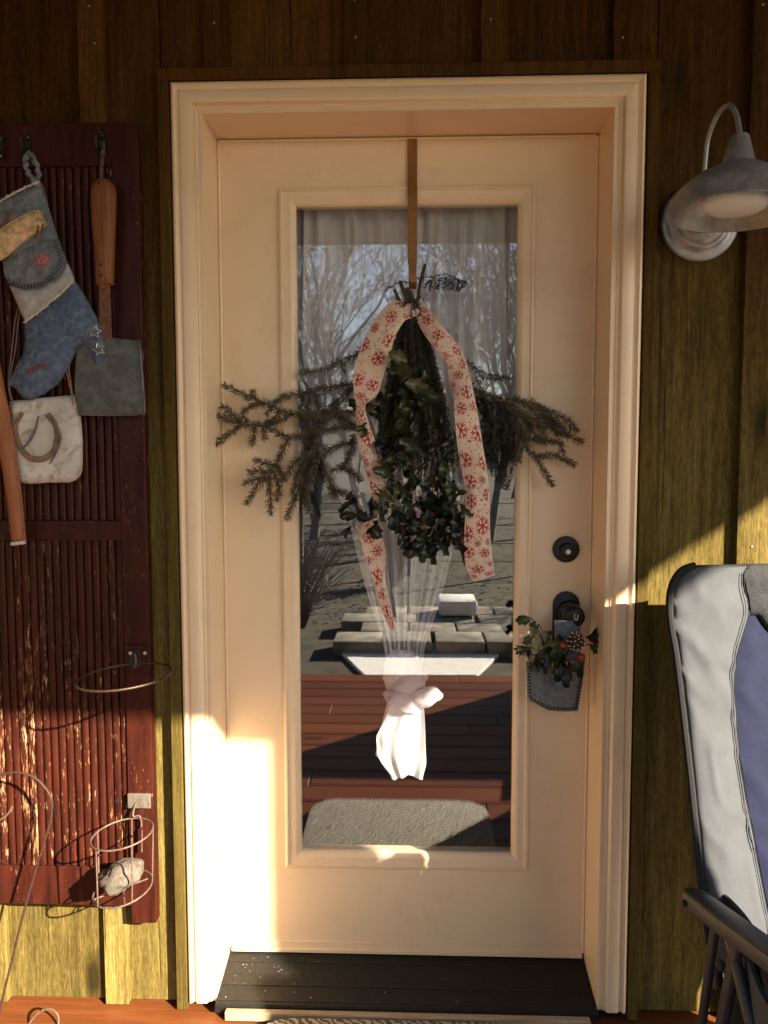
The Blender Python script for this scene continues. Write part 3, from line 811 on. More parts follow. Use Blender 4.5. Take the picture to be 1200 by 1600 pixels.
for me in HL: me.materials.append(M['holly'])
HP = leaf_mesh('holly_leaf', .013, .036, .1, 5); HP.materials.append(M['hollypale'])
def put_leaf(me, p, parent, sc=1.0, tilt=0.6, roll=None):
    o = bpy.data.objects.new('holly_leaf', me); COL.objects.link(o); o.parent = parent
    o.location = p - orgof(parent)
    o.rotation_euler = (random.uniform(-tilt, tilt * .6), random.gauss(0, 1.05) if roll is None else roll, random.uniform(-.9, .9))
    o.scale = (sc,) * 3; return o
sprays = []
def envelope(py): return interp([(560, (615, 650)), (600, (600, 670)), (640, (565, 690)), (700, (566, 712)), (760, (585, 722)), (800, (592, 726)), (840, (615, 722)), (870, (640, 700))], py)
def interp2(py):
    tab = [(560, 612, 655), (600, 598, 675), (640, 562, 692), (700, 568, 712), (760, 590, 722), (800, 596, 726), (835, 620, 722), (862, 638, 705)]
    return interp([(a, b) for a, b, c in tab], py), interp([(a, c) for a, b, c in tab], py)
for i in range(190):
    py = 575 + 287 * random.random() ** .7
    l, r_ = interp2(py); px = random.uniform(l + 4, r_ - 4)
    dep = random.uniform(.03, .085)
    put_leaf(random.choice(HL), at(px, py - 10, dep), swag, random.choice([random.uniform(.4, .7), random.uniform(.7, 1.0), random.uniform(.95, 1.25)]))
for i in range(17):
    put_leaf(random.choice(HL), at(random.uniform(548, 606), random.uniform(765, 832), random.uniform(.03, .075)), swag, random.uniform(.75, 1.05))
for px, py in ((666, 850), (680, 852), (650, 842), (640, 838), (694, 838), (605, 712), (600, 720), (630, 690), (655, 650)):
    put_leaf(HL[0], at(px, py, .04), swag, 1.0, .3, random.uniform(-.4, .4))
for i in range(9):
    c = at(random.choice([random.uniform(630, 680), random.uniform(590, 700)]), random.uniform(800, 845) if i < 6 else random.uniform(640, 790), .030)
    mb = MB(); mb.lathe([(-.0035, 0), (-.0028, .0022), (0, .0036), (.0028, .0022), (.0035, 0)], c, (0, 0, 1), 8)
    part('berry', mb, M['berry'], swag, smooth=True)
mb = MB()
for i in range(12):
    x = random.uniform(-1, 1); mb.tube(crom([at(640 + x * 6, 500, .10), at(640 + x * 35, 620, .075), at(642 + x * 65, 740 + random.uniform(-30, 60), .055)], 4), .0014, 5, False)
part('holly_stems', mb, M['stem'], swag, smooth=True)

# ribbon with printed snowflakes
def ribbon(rows, label, ext=1.0):
    """rows: left px,py  right px,py  depth"""
    A = crom([at(a, b, e) for a, b, c, d, e in rows], 7); B = crom([at(c, d, e + .001) for a, b, c, d, e in rows], 7)
    n = len(A) - 1
    def S(u, v):
        t = max(0, min(n - 1e-6, v * n)); i = int(t); f = t - i
        p = A[i].lerp(A[i + 1], f).lerp(B[i].lerp(B[i + 1], f), u)
        p.y += -.006 * math.sin(u * math.pi) + .0045 * math.sin(v * 23 + u * 2) + .004 * noise.noise(Vector((u * 2.5, v * 16, rows[0][0] * .01)))
        return p
    mb = MB(); mb.grid(S, 8, n); o = part('ribbon', mb, M['burlap'], swag, label=label, smooth=True, angle=0)
    Ls = sum((A[i].lerp(B[i], .5) - A[i + 1].lerp(B[i + 1], .5)).length for i in range(n))
    def width(v): i = int(min(n, v * n)); return max(.008, (A[i] - B[i]).length)
    fl = MB(); placed = []
    def put(shape, u, v, r, rot):
        W = width(v); vv = []
        for x, z in shape:
            xx = (x * math.cos(rot) - z * math.sin(rot)) * r; zz = (x * math.sin(rot) + z * math.cos(rot)) * r
            uu = u + xx / W; wv = v - zz / Ls
            if not (.01 < uu < .99 and .002 < wv < .998): return
            q = S(uu, wv); e = .001; du = S(min(1, uu + e), wv) - S(max(0, uu - e), wv); dv = S(uu, min(1, wv + e)) - S(uu, max(0, wv - e))
            nn = du.cross(dv).normalized()
            if nn.y > 0: nn = -nn
            vv.append(q + nn * .0007)
        fl.add(vv, [tuple(range(len(vv)))])
    def flake(u, v, r):
        a0_ = random.uniform(0, 1)
        for k in range(6):
            a = a0_ + k * math.pi / 3; ca, sa = math.cos(a), math.sin(a)
            def rot(P): return [(x * ca - z * sa, x * sa + z * ca) for x, z in P]
            put(rot([(.06, -.09), (.95, -.055), (1.0, 0), (.95, .055), (.06, .09)]), u, v, r, 0)
            put(rot([(.42, .03), (.72, .36), (.83, .29), (.60, .03)]), u, v, r, 0)
            put(rot([(.42, -.03), (.60, -.03), (.83, -.29), (.72, -.36)]), u, v, r, 0)
        put([(math.cos(k * 1.047) * .24, math.sin(k * 1.047) * .24) for k in range(6)], u, v, r, 0)
    for R_, tries in ((.0175, 60), (.0135, 120), (.009, 160)):
        for _ in range(tries):
            u, v = random.uniform(.05, .95), random.uniform(.02, .98); W = width(v)
            if all(math.hypot((u - a) * W, (v - b) * Ls) > (R_ + c) * 1.08 for a, b, c in placed):
                placed.append((u, v, R_)); flake(u, v, R_)
    for _ in range(620):
        u, v = random.uniform(.04, .96), random.uniform(.01, .99); W = width(v)
        if all(math.hypot((u - a) * W, (v - b) * Ls) > c * 1.0 for a, b, c in placed):
            put([(math.cos(k * 1.25), math.sin(k * 1.25)) for k in range(5)], u, v, random.uniform(.0009, .0017), 0)
    part('snowflake_print', fl, M['flake'], o)
    return o
def k5(x, y_): return 300 + x / 3.43, 400 + y_ / 3.43
def k6(x, y_): return 580 + x / 3.43, 400 + y_ / 3.43
def k7(x, y_): return 450 + x / 3, 800 + y_ / 3
def rows(L): return [a + b + (d,) for a, b, d in L]
ribbon(rows([(k6(215, 235), k6(255, 345), .085), (k5(1120, 240), k5(1190, 335), .07), (k5(1050, 255), k5(1140, 350), .055), (k5(945, 395), k5(1080, 450), .045), (k5(890, 540), k5(1060, 540), .04),
             (k5(866, 640), k5(1020, 660), .04), (k5(868, 730), k5(990, 745), .045), (k5(878, 800), k5(930, 800), .055), (k5(880, 900), k5(945, 880), .06), (k5(893, 1000), k5(990, 1010), .055), (k5(920, 1120), k5(1045, 1150), .05), (k5(950, 1230), k5(1050, 1220), .05),
             (k5(972, 1330), k5(1010, 1330), .055), (k5(955, 1420), k5(1000, 1410), .06), (k7(330, 60), k7(395, 40), .06), (k7(338, 125), k7(435, 110), .055), (k7(365, 220), k7(458, 190), .06), (k7(400, 330), k7(455, 300), .065), (k7(420, 420), k7(472, 400), .07), (k7(455, 500), k7(490, 470), .08), (k7(488, 565), k7(503, 550), .085)]),
       'left ribbon tail, twisting and narrowing towards its end')
ribbon(rows([(k6(205, 320), k6(265, 225), .08), (k6(240, 345), k6(320, 300), .068), (k6(285, 420), k6(375, 375), .058), (k6(340, 495), k6(440, 445), .052), (k6(405, 570), k6(500, 540), .055), (k6(415, 650), k6(528, 640), .055), (k6(440, 760), k6(552, 750), .048),
             (k6(450, 900), k6(580, 890), .042), (k6(465, 1040), k6(603, 1040), .042), (k6(490, 1170), k6(622, 1170), .05), (k6(505, 1300), k6(634, 1300), .058), (k7(826, 100), k7(948, 80), .072), (k7(828, 200), k7(955, 180), .08), (k7(838, 270), k7(962, 255), .085), (k7(868, 325), k7(970, 296), .085)]),
       'right ribbon tail, hanging straight with a slanted cut end')
mb = MB(); a = at(641, 486, .078)
def kn_(u, v):
    an = u * 2 * math.pi; r = .017 * (1 + .2 * math.sin(an * 3 + v * 5)) * (1.15 - .5 * abs(v - .5)); return (a.x + r * math.cos(an) * 1.15, a.y + r * .8 * math.sin(an), a.z + .015 - .030 * v)
mb.grid(kn_, 24, 10); part('ribbon_knot', mb, M['burlap'], swag, smooth=True, angle=0)

# ------------------------------------------------------------------ denim pocket with holly, cone and baubles on the door knob
pk = thing('denim_pocket', 'grey denim jeans pocket hanging from the door knob', 'pocket', tuple(at(868, 1070, .085)))
def poly(L, y): return [(lambda p: (p.x, p.z))(at(a, b, y)) for a, b in L]
PY = .088
mb = MB(); mb.pillow(poly([(823, 1036), (850, 1040), (880, 1046), (914, 1030), (911, 1062), (903, 1111), (880, 1112), (856, 1110), (825, 1093)], PY), PY, .014, .02, .012, .007, .003, 40)
part('pocket', mb, M['denim_dark'], pk, smooth=True, angle=60)
mb = MB()
ed = [(826, 1040), (828, 1090), (857, 1106), (880, 1108), (900, 1107), (907, 1062), (911, 1034)]
for (ax, ay), (bx, by) in zip(ed, ed[1:]):
    n = int(math.hypot(bx - ax, by - ay) / 5)
    for i in range(n):
        p = at(ax + (bx - ax) * (i + .5) / n, ay + (by - ay) * (i + .5) / n, PY - .006); t = Vector((bx - ax, 0, ay - by)).normalized(); q = Vector((-t.z, 0, t.x))
        mb.prism([p - t * .0018 - q * .003, p + t * .0018 - q * .003, p + t * .0018 + q * .003, p - t * .0018 + q * .003], (0, 0, 0), (0, -.003, 0))
part('stitching', mb, M['thread'], pk)
mb = MB()
def loopf(u, v):
    a = at(866 + 40 * u, 968 + 20 * v + 62 * max(0, v - .3) * 1.0, .088); a.y = .085 - .012 * math.sin(u * math.pi); return a
mb.slabgrid(loopf, 10, 10, (0, .003, 0)); part('hanging_strap', mb, M['denim_dark'], pk, smooth=True)
def sprig(label, spots, me, name='holly_sprig'):
    s_ = thing(name, label, 'holly', tuple(at(spots[0][0], spots[0][1], .07)))
    st = MB()
    base = at(866, 1044, .085)
    for px, py, dep, sc, roll in spots:
        p = at(px, py, dep); st.tube(crom([base, base.lerp(p, .5) + Vector((0, -.005, .01)), p], 4), .0012, 5)
        put_leaf(me, p, s_, sc, .5, roll)
    part('stem', st, M['stem'], s_, smooth=True); return s_
sprig('pale green variegated holly sprig at the left of the denim pocket', [(830, 965, .065, .95, 1.2), (842, 975, .06, 1.0, .3), (852, 985, .06, .95, -.3), (832, 990, .058, .9, .6), (858, 994, .055, .9, -1.0), (845, 995, .05, .9, .1), (836, 976, .055, .8, 1.8)], HP)
sprig('dark holly sprig spilling over the left lip of the denim pocket', [(822, 962, .07, .6, 1.0), (830, 1012, .05, 1.0, 1.2), (838, 1022, .045, 1.0, .7), (850, 1012, .045, 1.0, .2), (862, 1008, .045, 1.0, -.2), (858, 1026, .04, .9, .1), (870, 1020, .045, 1.0, .3), (846, 1030, .042, .8, 1.0), (828, 1022, .05, .8, 1.9), (874, 990, .06, .9, -.2), (862, 985, .065, .9, .4)], HL[0])
sprig('dark holly sprig at the right of the denim pocket under the cone', [(880, 1022, .042, 1.0, .1), (890, 1034, .04, 1.0, -.3), (876, 1036, .038, .9, .3), (925, 990, .06, .9, -1.6), (921, 1006, .06, .85, -.9), (916, 995, .055, .9, -1.3), (884, 1044, .038, .9, .0), (900, 1030, .045, .9, -.5), (872, 1002, .055, .9, 0)], HL[2])
pc = at(899, 1004, .052); cone = thing('pine_cone', 'small pine cone with white tipped scales in the denim pocket', 'pine cone', tuple(pc))
ax = Vector((.25, -.55, .75)).normalized(); u_ = ax.orthogonal().normalized(); w_ = ax.cross(u_)
mb = MB(); mb.lathe([(-.022, 0), (-.014, .009), (0, .011), (.014, .007), (.022, 0)], pc, ax, 10); part('core', mb, M['cone'], cone, smooth=True)
for i in range(52):
    t = i / 52; a = i * 2.39996; h = -.020 + .044 * t; rr = .019 * math.sin(math.pi * (.16 + .80 * t)) + .003
    o_ = pc + ax * h; rad = u_ * math.cos(a) + w_ * math.sin(a); sd = ax.cross(rad)
    tip = o_ + rad * rr + ax * .006; b = o_ + rad * rr * .25; wd = .0052 * (1 - .4 * t)
    mb = MB(); mb.add([b - sd * wd * .4, b + sd * wd * .4, tip + sd * wd - rad * .003, tip, tip - sd * wd - rad * .003, b - ax * .002, tip - ax * .003], [(0, 1, 2, 3, 4), (5, 6, 3, 4, 0), (5, 1, 2, 3, 6)])
    sc = part('scale', mb, M['cone'], cone)
    mb = MB(); mb.lathe([(-.0016, 0), (-.001, .002), (.001, .002), (.0016, 0)], tip, rad, 6); part('scale_tip', mb, M['conetip'], sc, smooth=True)
for (px, py, r), lb in zip(((880, 1007, .009), (908, 1027, .0095)), ('dull red bauble left of the pine cone in the pocket', 'dull red bauble below the pine cone with a pale rim')):
    c = at(px, py, .045); mb = MB(); mb.lathe([(-r * math.cos(k * math.pi / 10), r * math.sin(k * math.pi / 10) * (1 + .06 * (k % 2))) for k in range(11)], c, (.3, -1, .2), 16)
    b_ = tag(part('bauble', mb, M['redball'], smooth=True), lb, 'bauble', 'baubles in the denim pocket')

# ------------------------------------------------------------------ barn lamp
lamp = thing('wall_lamp', 'galvanised gooseneck barn lamp mounted on the wall right of the door', 'lamp', tuple(at(1093, 347, SF)))
c = at(1092, 349, SF); c.y = SF - .001
mb = MB(); mb.lathe([(0, .084), (.006, .0845), (.010, .082), (.0115, .076), (.0105, .070), (.013, .064), (.020, .060), (.0225, .056), (.0215, .051), (.026, .046), (.030, .040), (.031, .0)], c, (0, -1, 0), 56)
part('wall_plate', mb, M['galv'], lamp, smooth=True, angle=45)
LY = -.17
nk = crom([at(1094, 335, .0), at(1098, 305, -.025), at(1100, 272, -.035), at(1106, 218, -.05), at(1121, 180, -.085), at(1138, 164, -.12), at(1149, 176, -.145), at(1154, 196, -.16), at(1157, 218, LY)], 8)
mb = MB(); mb.tube(nk, .0052, 12); part('gooseneck', mb, M['galv'], lamp, smooth=True)
A_ = at(1156.5, 211, LY); B_ = at(1151, 345, LY - .012); ax = (B_ - A_).normalized(); Ls = (B_ - A_).length
ax = Vector((ax.x, ax.y + .07, ax.z)).normalized()
mb = MB(); mb.lathe([(0, 0), (0, .0145), (.002, .0165), (.055, .0315), (.060, .034), (.061, .030), (.02, .016)], A_, ax, 40); part('socket_cup', mb, M['galv'], lamp, smooth=True, angle=40)
k = Ls / .175
pr = [(.058, .035), (.064, .044), (.070, .056), (.080, .074), (.094, .093), (.112, .110), (.134, .121), (.152, .1255), (.154, .1275), (.1565, .1275), (.1565, .1255), (.150, .1225), (.134, .118), (.112, .107), (.094, .090), (.080, .071), (.070, .053), (.066, .035), (.066, 0)]
mb = MB(); mb.lathe([(t * k, r) for t, r in pr], A_, ax, 64); part('lamp_shade', mb, M['galv'], lamp, smooth=True, angle=50)
mb = MB(); mb.lathe([(.07 * k, .020), (.10 * k, .026), (.118 * k, .050), (.126 * k, .058), (.136 * k, .0605), (.146 * k, .057), (.153 * k, .044), (.157 * k, .022), (.158 * k, 0)], A_, ax, 40); part('bulb', mb, M['bulb'], lamp, smooth=True, angle=60)

# ------------------------------------------------------------------ burgundy shutter and what hangs on it
SH = -.020
sx1 = at(229, 820, SH).x; sx0 = -1.38
sh = thing('shutter', 'tall burgundy wooden shutter with peeling vertical slats leaning on the wall', 'shutter', ((sx0 + sx1) / 2, 0, at(200, 1443, SH).z))
zt_, zu0 = at(200, 190, SH).z, at(190, 258, SH).z
zm1, zm0 = at(100, 813, SH).z, at(100, 845, SH).z
zb1, zb0, zf = at(100, 1355, SH).z, at(100, 1414, SH).z, at(225, 1443, SH).z
stx = at(191, 900, SH).x
mb = MB(); fx = at(206, 1430, SH).x
mb.prism([(stx, SH, zb0), (fx, SH, zf), (sx1, SH, zf + .001), (sx1, SH, zt_), (stx, SH, zt_)], (0, 0, 0), (0, .030, 0)); part('stile', mb, M['shutter'], sh, bevel=.0015, peel=-.2)
mb = MB(); mb.box(sx0, sx0 + .058, SH, SH + .03, zf, zt_); part('stile', mb, M['shutter'], sh, bevel=.0015, peel=-.2)
for a, b in ((zu0, zt_ - .001), (zm0, zm1), (zb0, zb1)):
    mb = MB(); mb.box(sx0 + .058, stx, SH + .0007, SH + .028, a, b); part('rail', mb, M['shutter'], sh, bevel=.0015, peel=-.1)
mb = MB(); mb.box(sx0 + .05, stx + .005, SH + .0225, SH + .027, zb0 + .01, zt_ - .02); part('backing_panel', mb, M['sheath'], sh)
def slat(x, w, z0, z1, pe):
    m = MB(); pr = [(0, .022), (0, .006), (.05, .0025), (.16, .0008), (.5, .0), (.84, .0008), (.95, .0025), (1, .006), (1, .022)]
    n = len(pr); A = [(x + w * u, SH + .006 + d, z0 + .0007) for u, d in pr]; B = [(x + w * u, SH + .006 + d, z1 - .0007) for u, d in pr]
    m.add(A + B, [(i, (i + 1) % n, (i + 1) % n + n, i + n) for i in range(n)] + [tuple(range(n)), tuple(range(n, 2 * n))])
    part('slat', m, M['shutter'], sh, smooth=True, angle=40, peel=pe)
x = stx; pt = .01835
while x - pt > sx0 + .06:
    pe = random.choice([.1, .3, .5, .8, 1.0, 1.5])
    if x > stx - .075: pe = random.choice([0, .2, .3])
    slat(x - pt + .0016, pt - .0022, zb1, zm0, pe); slat(x - pt + .0016, pt - .0022, zm1, zu0, .0 if x > stx - .08 else .35)
    x -= pt
# iron coat hooks screwed on the top rail
for px, py in ((45, 225), (160, 222), (2, 228)):
    c = at(px, py, SH); c.y = SH - .001; mb = MB()
    mb.box(c.x - .006, c.x + .006, SH - .003, SH - .0002, c.z - .03, c.z + .02)
    mb.tube(crom([c + Vector((0, -.002, -.012)), c + Vector((0, -.018, -.026)), c + Vector((0, -.034, -.018)), c + Vector((0, -.036, .0))], 6), .0032, 8)
    mb.tube(crom([c + Vector((0, -.002, .006)), c + Vector((.002, -.016, .010)), c + Vector((.003, -.024, .022))], 6), .003, 8)
    hk = part('coat_hook', mb, M['hook'], sh, smooth=True)
    for dz in (-.022, .012):
        mb = MB(); mb.lathe([(0, .0), (.0005, .0025), (.002, .0025)], c + Vector((0, -.0035, dz)), (0, 1, 0), 8); part('screw', mb, M['nail'], hk)

# denim stocking
st = thing('denim_stocking', 'patchwork blue denim stocking hanging from a hook on the shutter', 'stocking', tuple(at(50, 300, -.04)))
SY = -.052
leg = [(-40, 330), (0, 312), (26, 297), (50, 286), (62, 284), (66, 300), (76, 336), (91, 382), (104, 412), (112, 431), (92, 448), (60, 476), (40, 500), (32, 488), (22, 462), (8, 425), (0, 398), (-22, 372)]
mb = MB(); mb.pillow(poly(leg, SY), SY, .020, .03, .014, .010, .004, 22); part('leg', mb, M['denim_grey'], st, smooth=True, angle=60)
band = [(112, 431), (114, 440), (92, 462), (64, 484), (40, 503), (33, 490), (24, 468), (14, 446), (60, 450), (92, 432), (104, 412)]
mb = MB(); mb.pillow(poly(band, SY - .006), SY - .006, .018, .02, .012, .009, .003, 30); part('band', mb, M['denim_pale'], st, smooth=True, angle=60)
foot = [(113, 437), (119, 444), (132, 466), (150, 498), (160, 523), (165, 546), (163, 560), (155, 570), (147, 566), (142, 551), (135, 541), (127, 535), (119, 541), (110, 559), (100, 580), (86, 600), (66, 614), (46, 624), (36, 622), (24, 607), (13, 601), (25, 572), (36, 553), (39, 530), (38, 505), (62, 484), (92, 460)]
mb = MB(); mb.pillow(poly(foot, SY - .003), SY - .003, .021, .03, .014, .010, .004, 22); part('foot', mb, M['denim_blue'], st, smooth=True, angle=60)
def frayed(L, y, w, n, mat='fray', name='frayed_edge', par=None):
    mb = MB(); C = crom([at(a, b, y) for a, b in L], 10)
    for i in range(n):
        p = random.choice(C) + Vector((random.uniform(-.004, .004), random.uniform(-.003, .002), random.uniform(-.003, .003)))
        d = Vector((random.uniform(-1, 1), random.uniform(-.6, .1), random.uniform(-1, 1))).normalized() * w * random.uniform(.4, 1)
        q = d.cross(Vector((0, 1, .2))).normalized() * .0007
        mb.add([p - q, p + q, p + d], [(0, 1, 2)])
    mb.tube([p + Vector((0, 0, random.uniform(-.0008, .0008))) for p in C], [.0016 * random.uniform(.6, 1.4) for _ in C], 6)
    part(name, mb, M[mat], par or st)
frayed([(39, 503), (62, 486), (92, 461), (114, 440)], SY - .026, .007, 160)
frayed([(0, 314), (26, 300), (50, 288), (60, 285)], SY - .014, .006, 110)
# stitched patch pocket
patch = [(4, 420), (12, 441), (36, 449), (62, 447), (84, 430), (98, 408), (84, 372), (60, 378), (30, 392)]
mb = MB(); mb.pillow(poly(patch, SY - .018), SY - .018, .008, .012, .004, .008, .002, 30); part('patch', mb, M['denim_grey'], st, smooth=True, angle=60)
mb = MB(); E_ = [(10, 440), (36, 448), (62, 446), (84, 430), (97, 408), (84, 374)]
for (ax_, ay), (bx, by) in zip(E_, E_[1:]):
    n = int(math.hypot(bx - ax_, by - ay) / 4.5)
    for i in range(n):
        f = (i + .5) / n; p = at(ax_ + (bx - ax_) * f, ay + (by - ay) * f, SY - .0245); t = Vector((bx - ax_, 0, ay - by)).normalized(); q = Vector((-t.z, 0, t.x)); q = q * (1 if random.random() < .95 else .6)
        mb.tube([p - q * .005, p + q * .006], .0010, 5)
part('stitching', mb, M['thread'], st)
rag = [(-30, 392), (-12, 372), (0, 358), (20, 344), (42, 333), (60, 328), (67, 340), (72, 350), (58, 362), (36, 377), (12, 398), (0, 406), (-20, 410)]
mb = MB(); mb.pillow(poly(rag, SY - .022), SY - .022, .010, .012, .006, .007, .008, 70); part('rag_cloth', mb, M['rag'], st, smooth=True, angle=60)
frayed([(0, 360), (20, 346), (42, 335), (60, 330), (70, 348)], SY - .030, .006, 70, 'rag')
for (a, b), (c_, d_) in (((0, 356), (16, 336)), ((6, 352), (12, 330)), ((56, 372), (60, 352)), ((63, 378), (67, 350))):
    mb = MB(); mb.tube([at(a, b, SY - .034), at(c_, d_, SY - .036)], .0022, 6); part('cinnamon_stick', mb, M['rust'], st, smooth=True)
mb = MB()
for i in range(60):
    p = at(66 + random.gauss(0, 6), 407 + random.gauss(0, 5), SY - .028); a = random.uniform(0, 6.3); mb.tube([p, p + Vector((math.cos(a), -.2, math.sin(a))) * .006], .0009, 4)
part('embroidery', mb, M['pink'], st)
def star(px, py, r, rot):
    c = at(px, py, SY - .024); mb = MB(); P = [c + Vector((math.sin(rot + k * math.pi / 5) * r * (1 if k % 2 == 0 else .45), -.002 * (k % 2), math.cos(rot + k * math.pi / 5) * r * (1 if k % 2 == 0 else .45))) for k in range(11)]
    mb.tube(P, .0014, 6); part('star', mb, M['silver'], st, smooth=True)
star(149, 518, .0145, .2); star(155, 546, .0145, -.3)
mb = MB()
for i in range(46):
    t = random.random(); c = at(42 + 34 * t + random.uniform(-2, 2), 582 - 13 * t + random.uniform(-5, 5), SY - .025); mb.lathe([(-.0018, 0), (0, .0018), (.0018, 0)], c, (0, 0, 1), 6)
part('beads', mb, M['bead'], st)
lp = crom([at(58, 290, SY), at(60, 268, SY - .004), at(52, 246, SY - .006), at(45, 240, -.055), at(39, 250, SY - .012), at(43, 268, SY - .014), at(54, 282, SY - .012), at(60, 292, SY - .004)], 8)
mb = MB(); mb.tube([p + Vector((.002 * math.sin(i * 1.3), 0, 0)) for i, p in enumerate(lp)], [.0052 + .0012 * math.sin(i * 1.1) for i in range(len(lp))], 8); part('hanging_loop', mb, M['denim_grey'], st, smooth=True)

# small shovel
sv = thing('hand_shovel', 'short galvanised hand shovel with worn wooden handle hanging on the shutter', 'shovel', tuple(at(162, 300, -.03)))
HY = -.052
hd = [(141, 300), (143, 288), (150, 280), (159, 278), (169, 280), (177, 288), (179.5, 300), (179, 330), (178, 360), (177, 400), (176, 430), (175.5, 444), (163, 446), (150, 445), (149, 425), (147, 390), (143, 350), (141, 320)]
mb = MB(); mb.pillow(poly(hd, HY), HY, .011, .007, .010, .006, .0006, 30); part('handle', mb, M['handlewood'], sv, smooth=True, angle=70)
mb = MB(); q = at(158, 289, HY); mb.lathe([(.008, .0), (.0118, .003), (.0118, 0)], q, (0, -1, 0), 10)
for py in (415, 432):
    q = at(161, py, HY); mb.lathe([(.006, .0), (.0118, .0032), (.0122, 0)], q, (0, -1, 0), 10)
part('rivet', mb, M['thread'], sv)
mb = MB(); mb.tube(crom([at(157, 290, HY - .012), at(157, 262, HY - .004), at(160, 235, -.055), at(162, 222, -.050), at(163, 236, -.046), at(160, 262, HY + .004), at(158, 290, HY + .006)], 6), .0011, 6); part('hanging_wire', mb, M['wirelight'], sv, smooth=True)
mb = MB(); mb.prism([at(x, y_, HY - .001) for x, y_ in ((154, 444), (171, 444), (173, 500), (175, 540), (152, 540), (154, 500))], (0, 0, 0), (0, .006, 0)); part('shaft', mb, M['rust'], sv, bevel=.002)
bl = [(119, 560), (121, 540), (133, 530), (150, 527), (180, 528), (205, 531), (217, 533), (219, 545), (223, 600), (224, 648), (200, 650), (160, 650), (124, 649), (117, 620), (117, 585)]
mb = MB(); mb.pillow(poly(bl, HY + .004), HY + .004, .006, .02, .004, .007, .0025, 26); part('blade', mb, M['galv_dull'], sv, smooth=True, angle=60)
mb = MB(); mb.tube(crom([at(216, 532, HY - .004), at(219, 545, HY - .012), at(223, 600, HY - .014), at(226, 640, HY - .012), at(224, 649, HY - .006)], 6), .0030, 8); part('blade_flange', mb, M['galv_dull'], sv, smooth=True)
mb = MB(); mb.prism([at(x, y_, HY - .004) for x, y_ in ((148, 528), (178, 528), (186, 548), (176, 560), (164, 556), (150, 562), (140, 545))], (0, 0, 0), (0, .005, 0)); part('socket', mb, M['galv_dull'], sv, bevel=.002)

# plaque with horseshoe
pq = thing('horseshoe_plaque', 'whitewashed hanging slab with a rusty horseshoe on it', 'plaque', tuple(at(70, 690, -.04)))
QY = -.038
pl = [(15, 627), (60, 622), (118, 617), (122, 620), (123, 650), (126, 690), (126, 730), (123, 742), (116, 750), (106, 754), (75, 754), (48, 756), (36, 755), (30, 751), (26, 735), (18, 690)]
mb = MB(); mb.pillow(poly(pl, QY), QY, .008, .004, .012, .010, .0012, 40); part('slab', mb, M['plaque'], pq, smooth=True, angle=60)
def flatbar(L, w, y, mat, name, th=.005):
    C = crom([at(a, b, y) for a, b in L], 6); mb = MB(); A = []; n = len(C)
    for i, p in enumerate(C):
        t = (C[min(i + 1, n - 1)] - C[max(i - 1, 0)]).normalized(); q = Vector((-t.z, 0, t.x)).normalized() * w * (.5 - .18 * abs(i / (n - 1) - .5) * 2)
        A += [p - q, p + q, p + q + Vector((0, -th, 0)), p - q + Vector((0, -th, 0))]
    F = []
    for i in range(n - 1):
        for k_ in range(4): a, b = i * 4 + k_, i * 4 + (k_ + 1) % 4; F.append((a, b, b + 4, a + 4))
    F += [(3, 2, 1, 0), tuple((n - 1) * 4 + k_ for k_ in range(4))]
    mb.add(A, F); part(name, mb, mat, pq, bevel=.001, smooth=True)
flatbar([(36, 645), (26, 662), (27, 685), (36, 704), (46, 714), (60, 718), (75, 714), (86, 702), (90, 684), (87, 664), (76, 646)], .014, QY - .008, M['shoe'], 'horseshoe')
flatbar([(61, 650), (56, 670), (46, 690), (34, 702)], .006, QY - .014, M['bar'], 'iron_strip', .003)
flatbar([(70, 648), (82, 660), (92, 674), (95, 688), (88, 708), (78, 725)], .005, QY - .014, M['bar'], 'iron_strip', .003)
mb = MB()
for o_ in (0, 4): mb.tube(crom([at(114, 634, QY - .009), at(113 - o_ * .3, 617, QY - .010), at(108 - o_, 580, QY - .008), at(103 - o_, 552, QY - .004), at(60, 420, -.03)], 5), .0013, 6)
for o_ in (0, 5): mb.tube(crom([at(20, 632, QY - .009), at(13 + o_ * .4, 600, QY - .006), at(19 + o_, 545, QY - .002), at(26 + o_, 490, -.034), at(52, 420, -.03)], 5), .0012, 6)
part('cord', mb, M['twine'], pq, smooth=True)

# wooden tool handle at the picture edge
wh = thing('tool_handle', 'tapered orange brown wooden tool handle with a pale end cap', 'tool handle', tuple(at(20, 760, -.05)))
mb = MB(); hp_ = [(-60, 380), (-6, 560), (0, 590), (10, 640), (22, 710), (32, 790), (37, 846), (18, 849), (12, 800), (4, 740), (-6, 680), (-16, 600), (-72, 390)]
mb.pillow(poly(hp_, -.062), -.062, .010, .008, .012, .008, .001, 30); part('shaft', mb, M['darkwood'], wh, smooth=True, angle=60)
mb = MB(); a, b = at(17, 850, -.066), at(40, 847, -.066); mb.tube([a, a.lerp(b, .1), a.lerp(b, .9), b], [.003, .0045, .0045, .003], 10); part('end_cap', mb, M['fray'], wh, smooth=True)

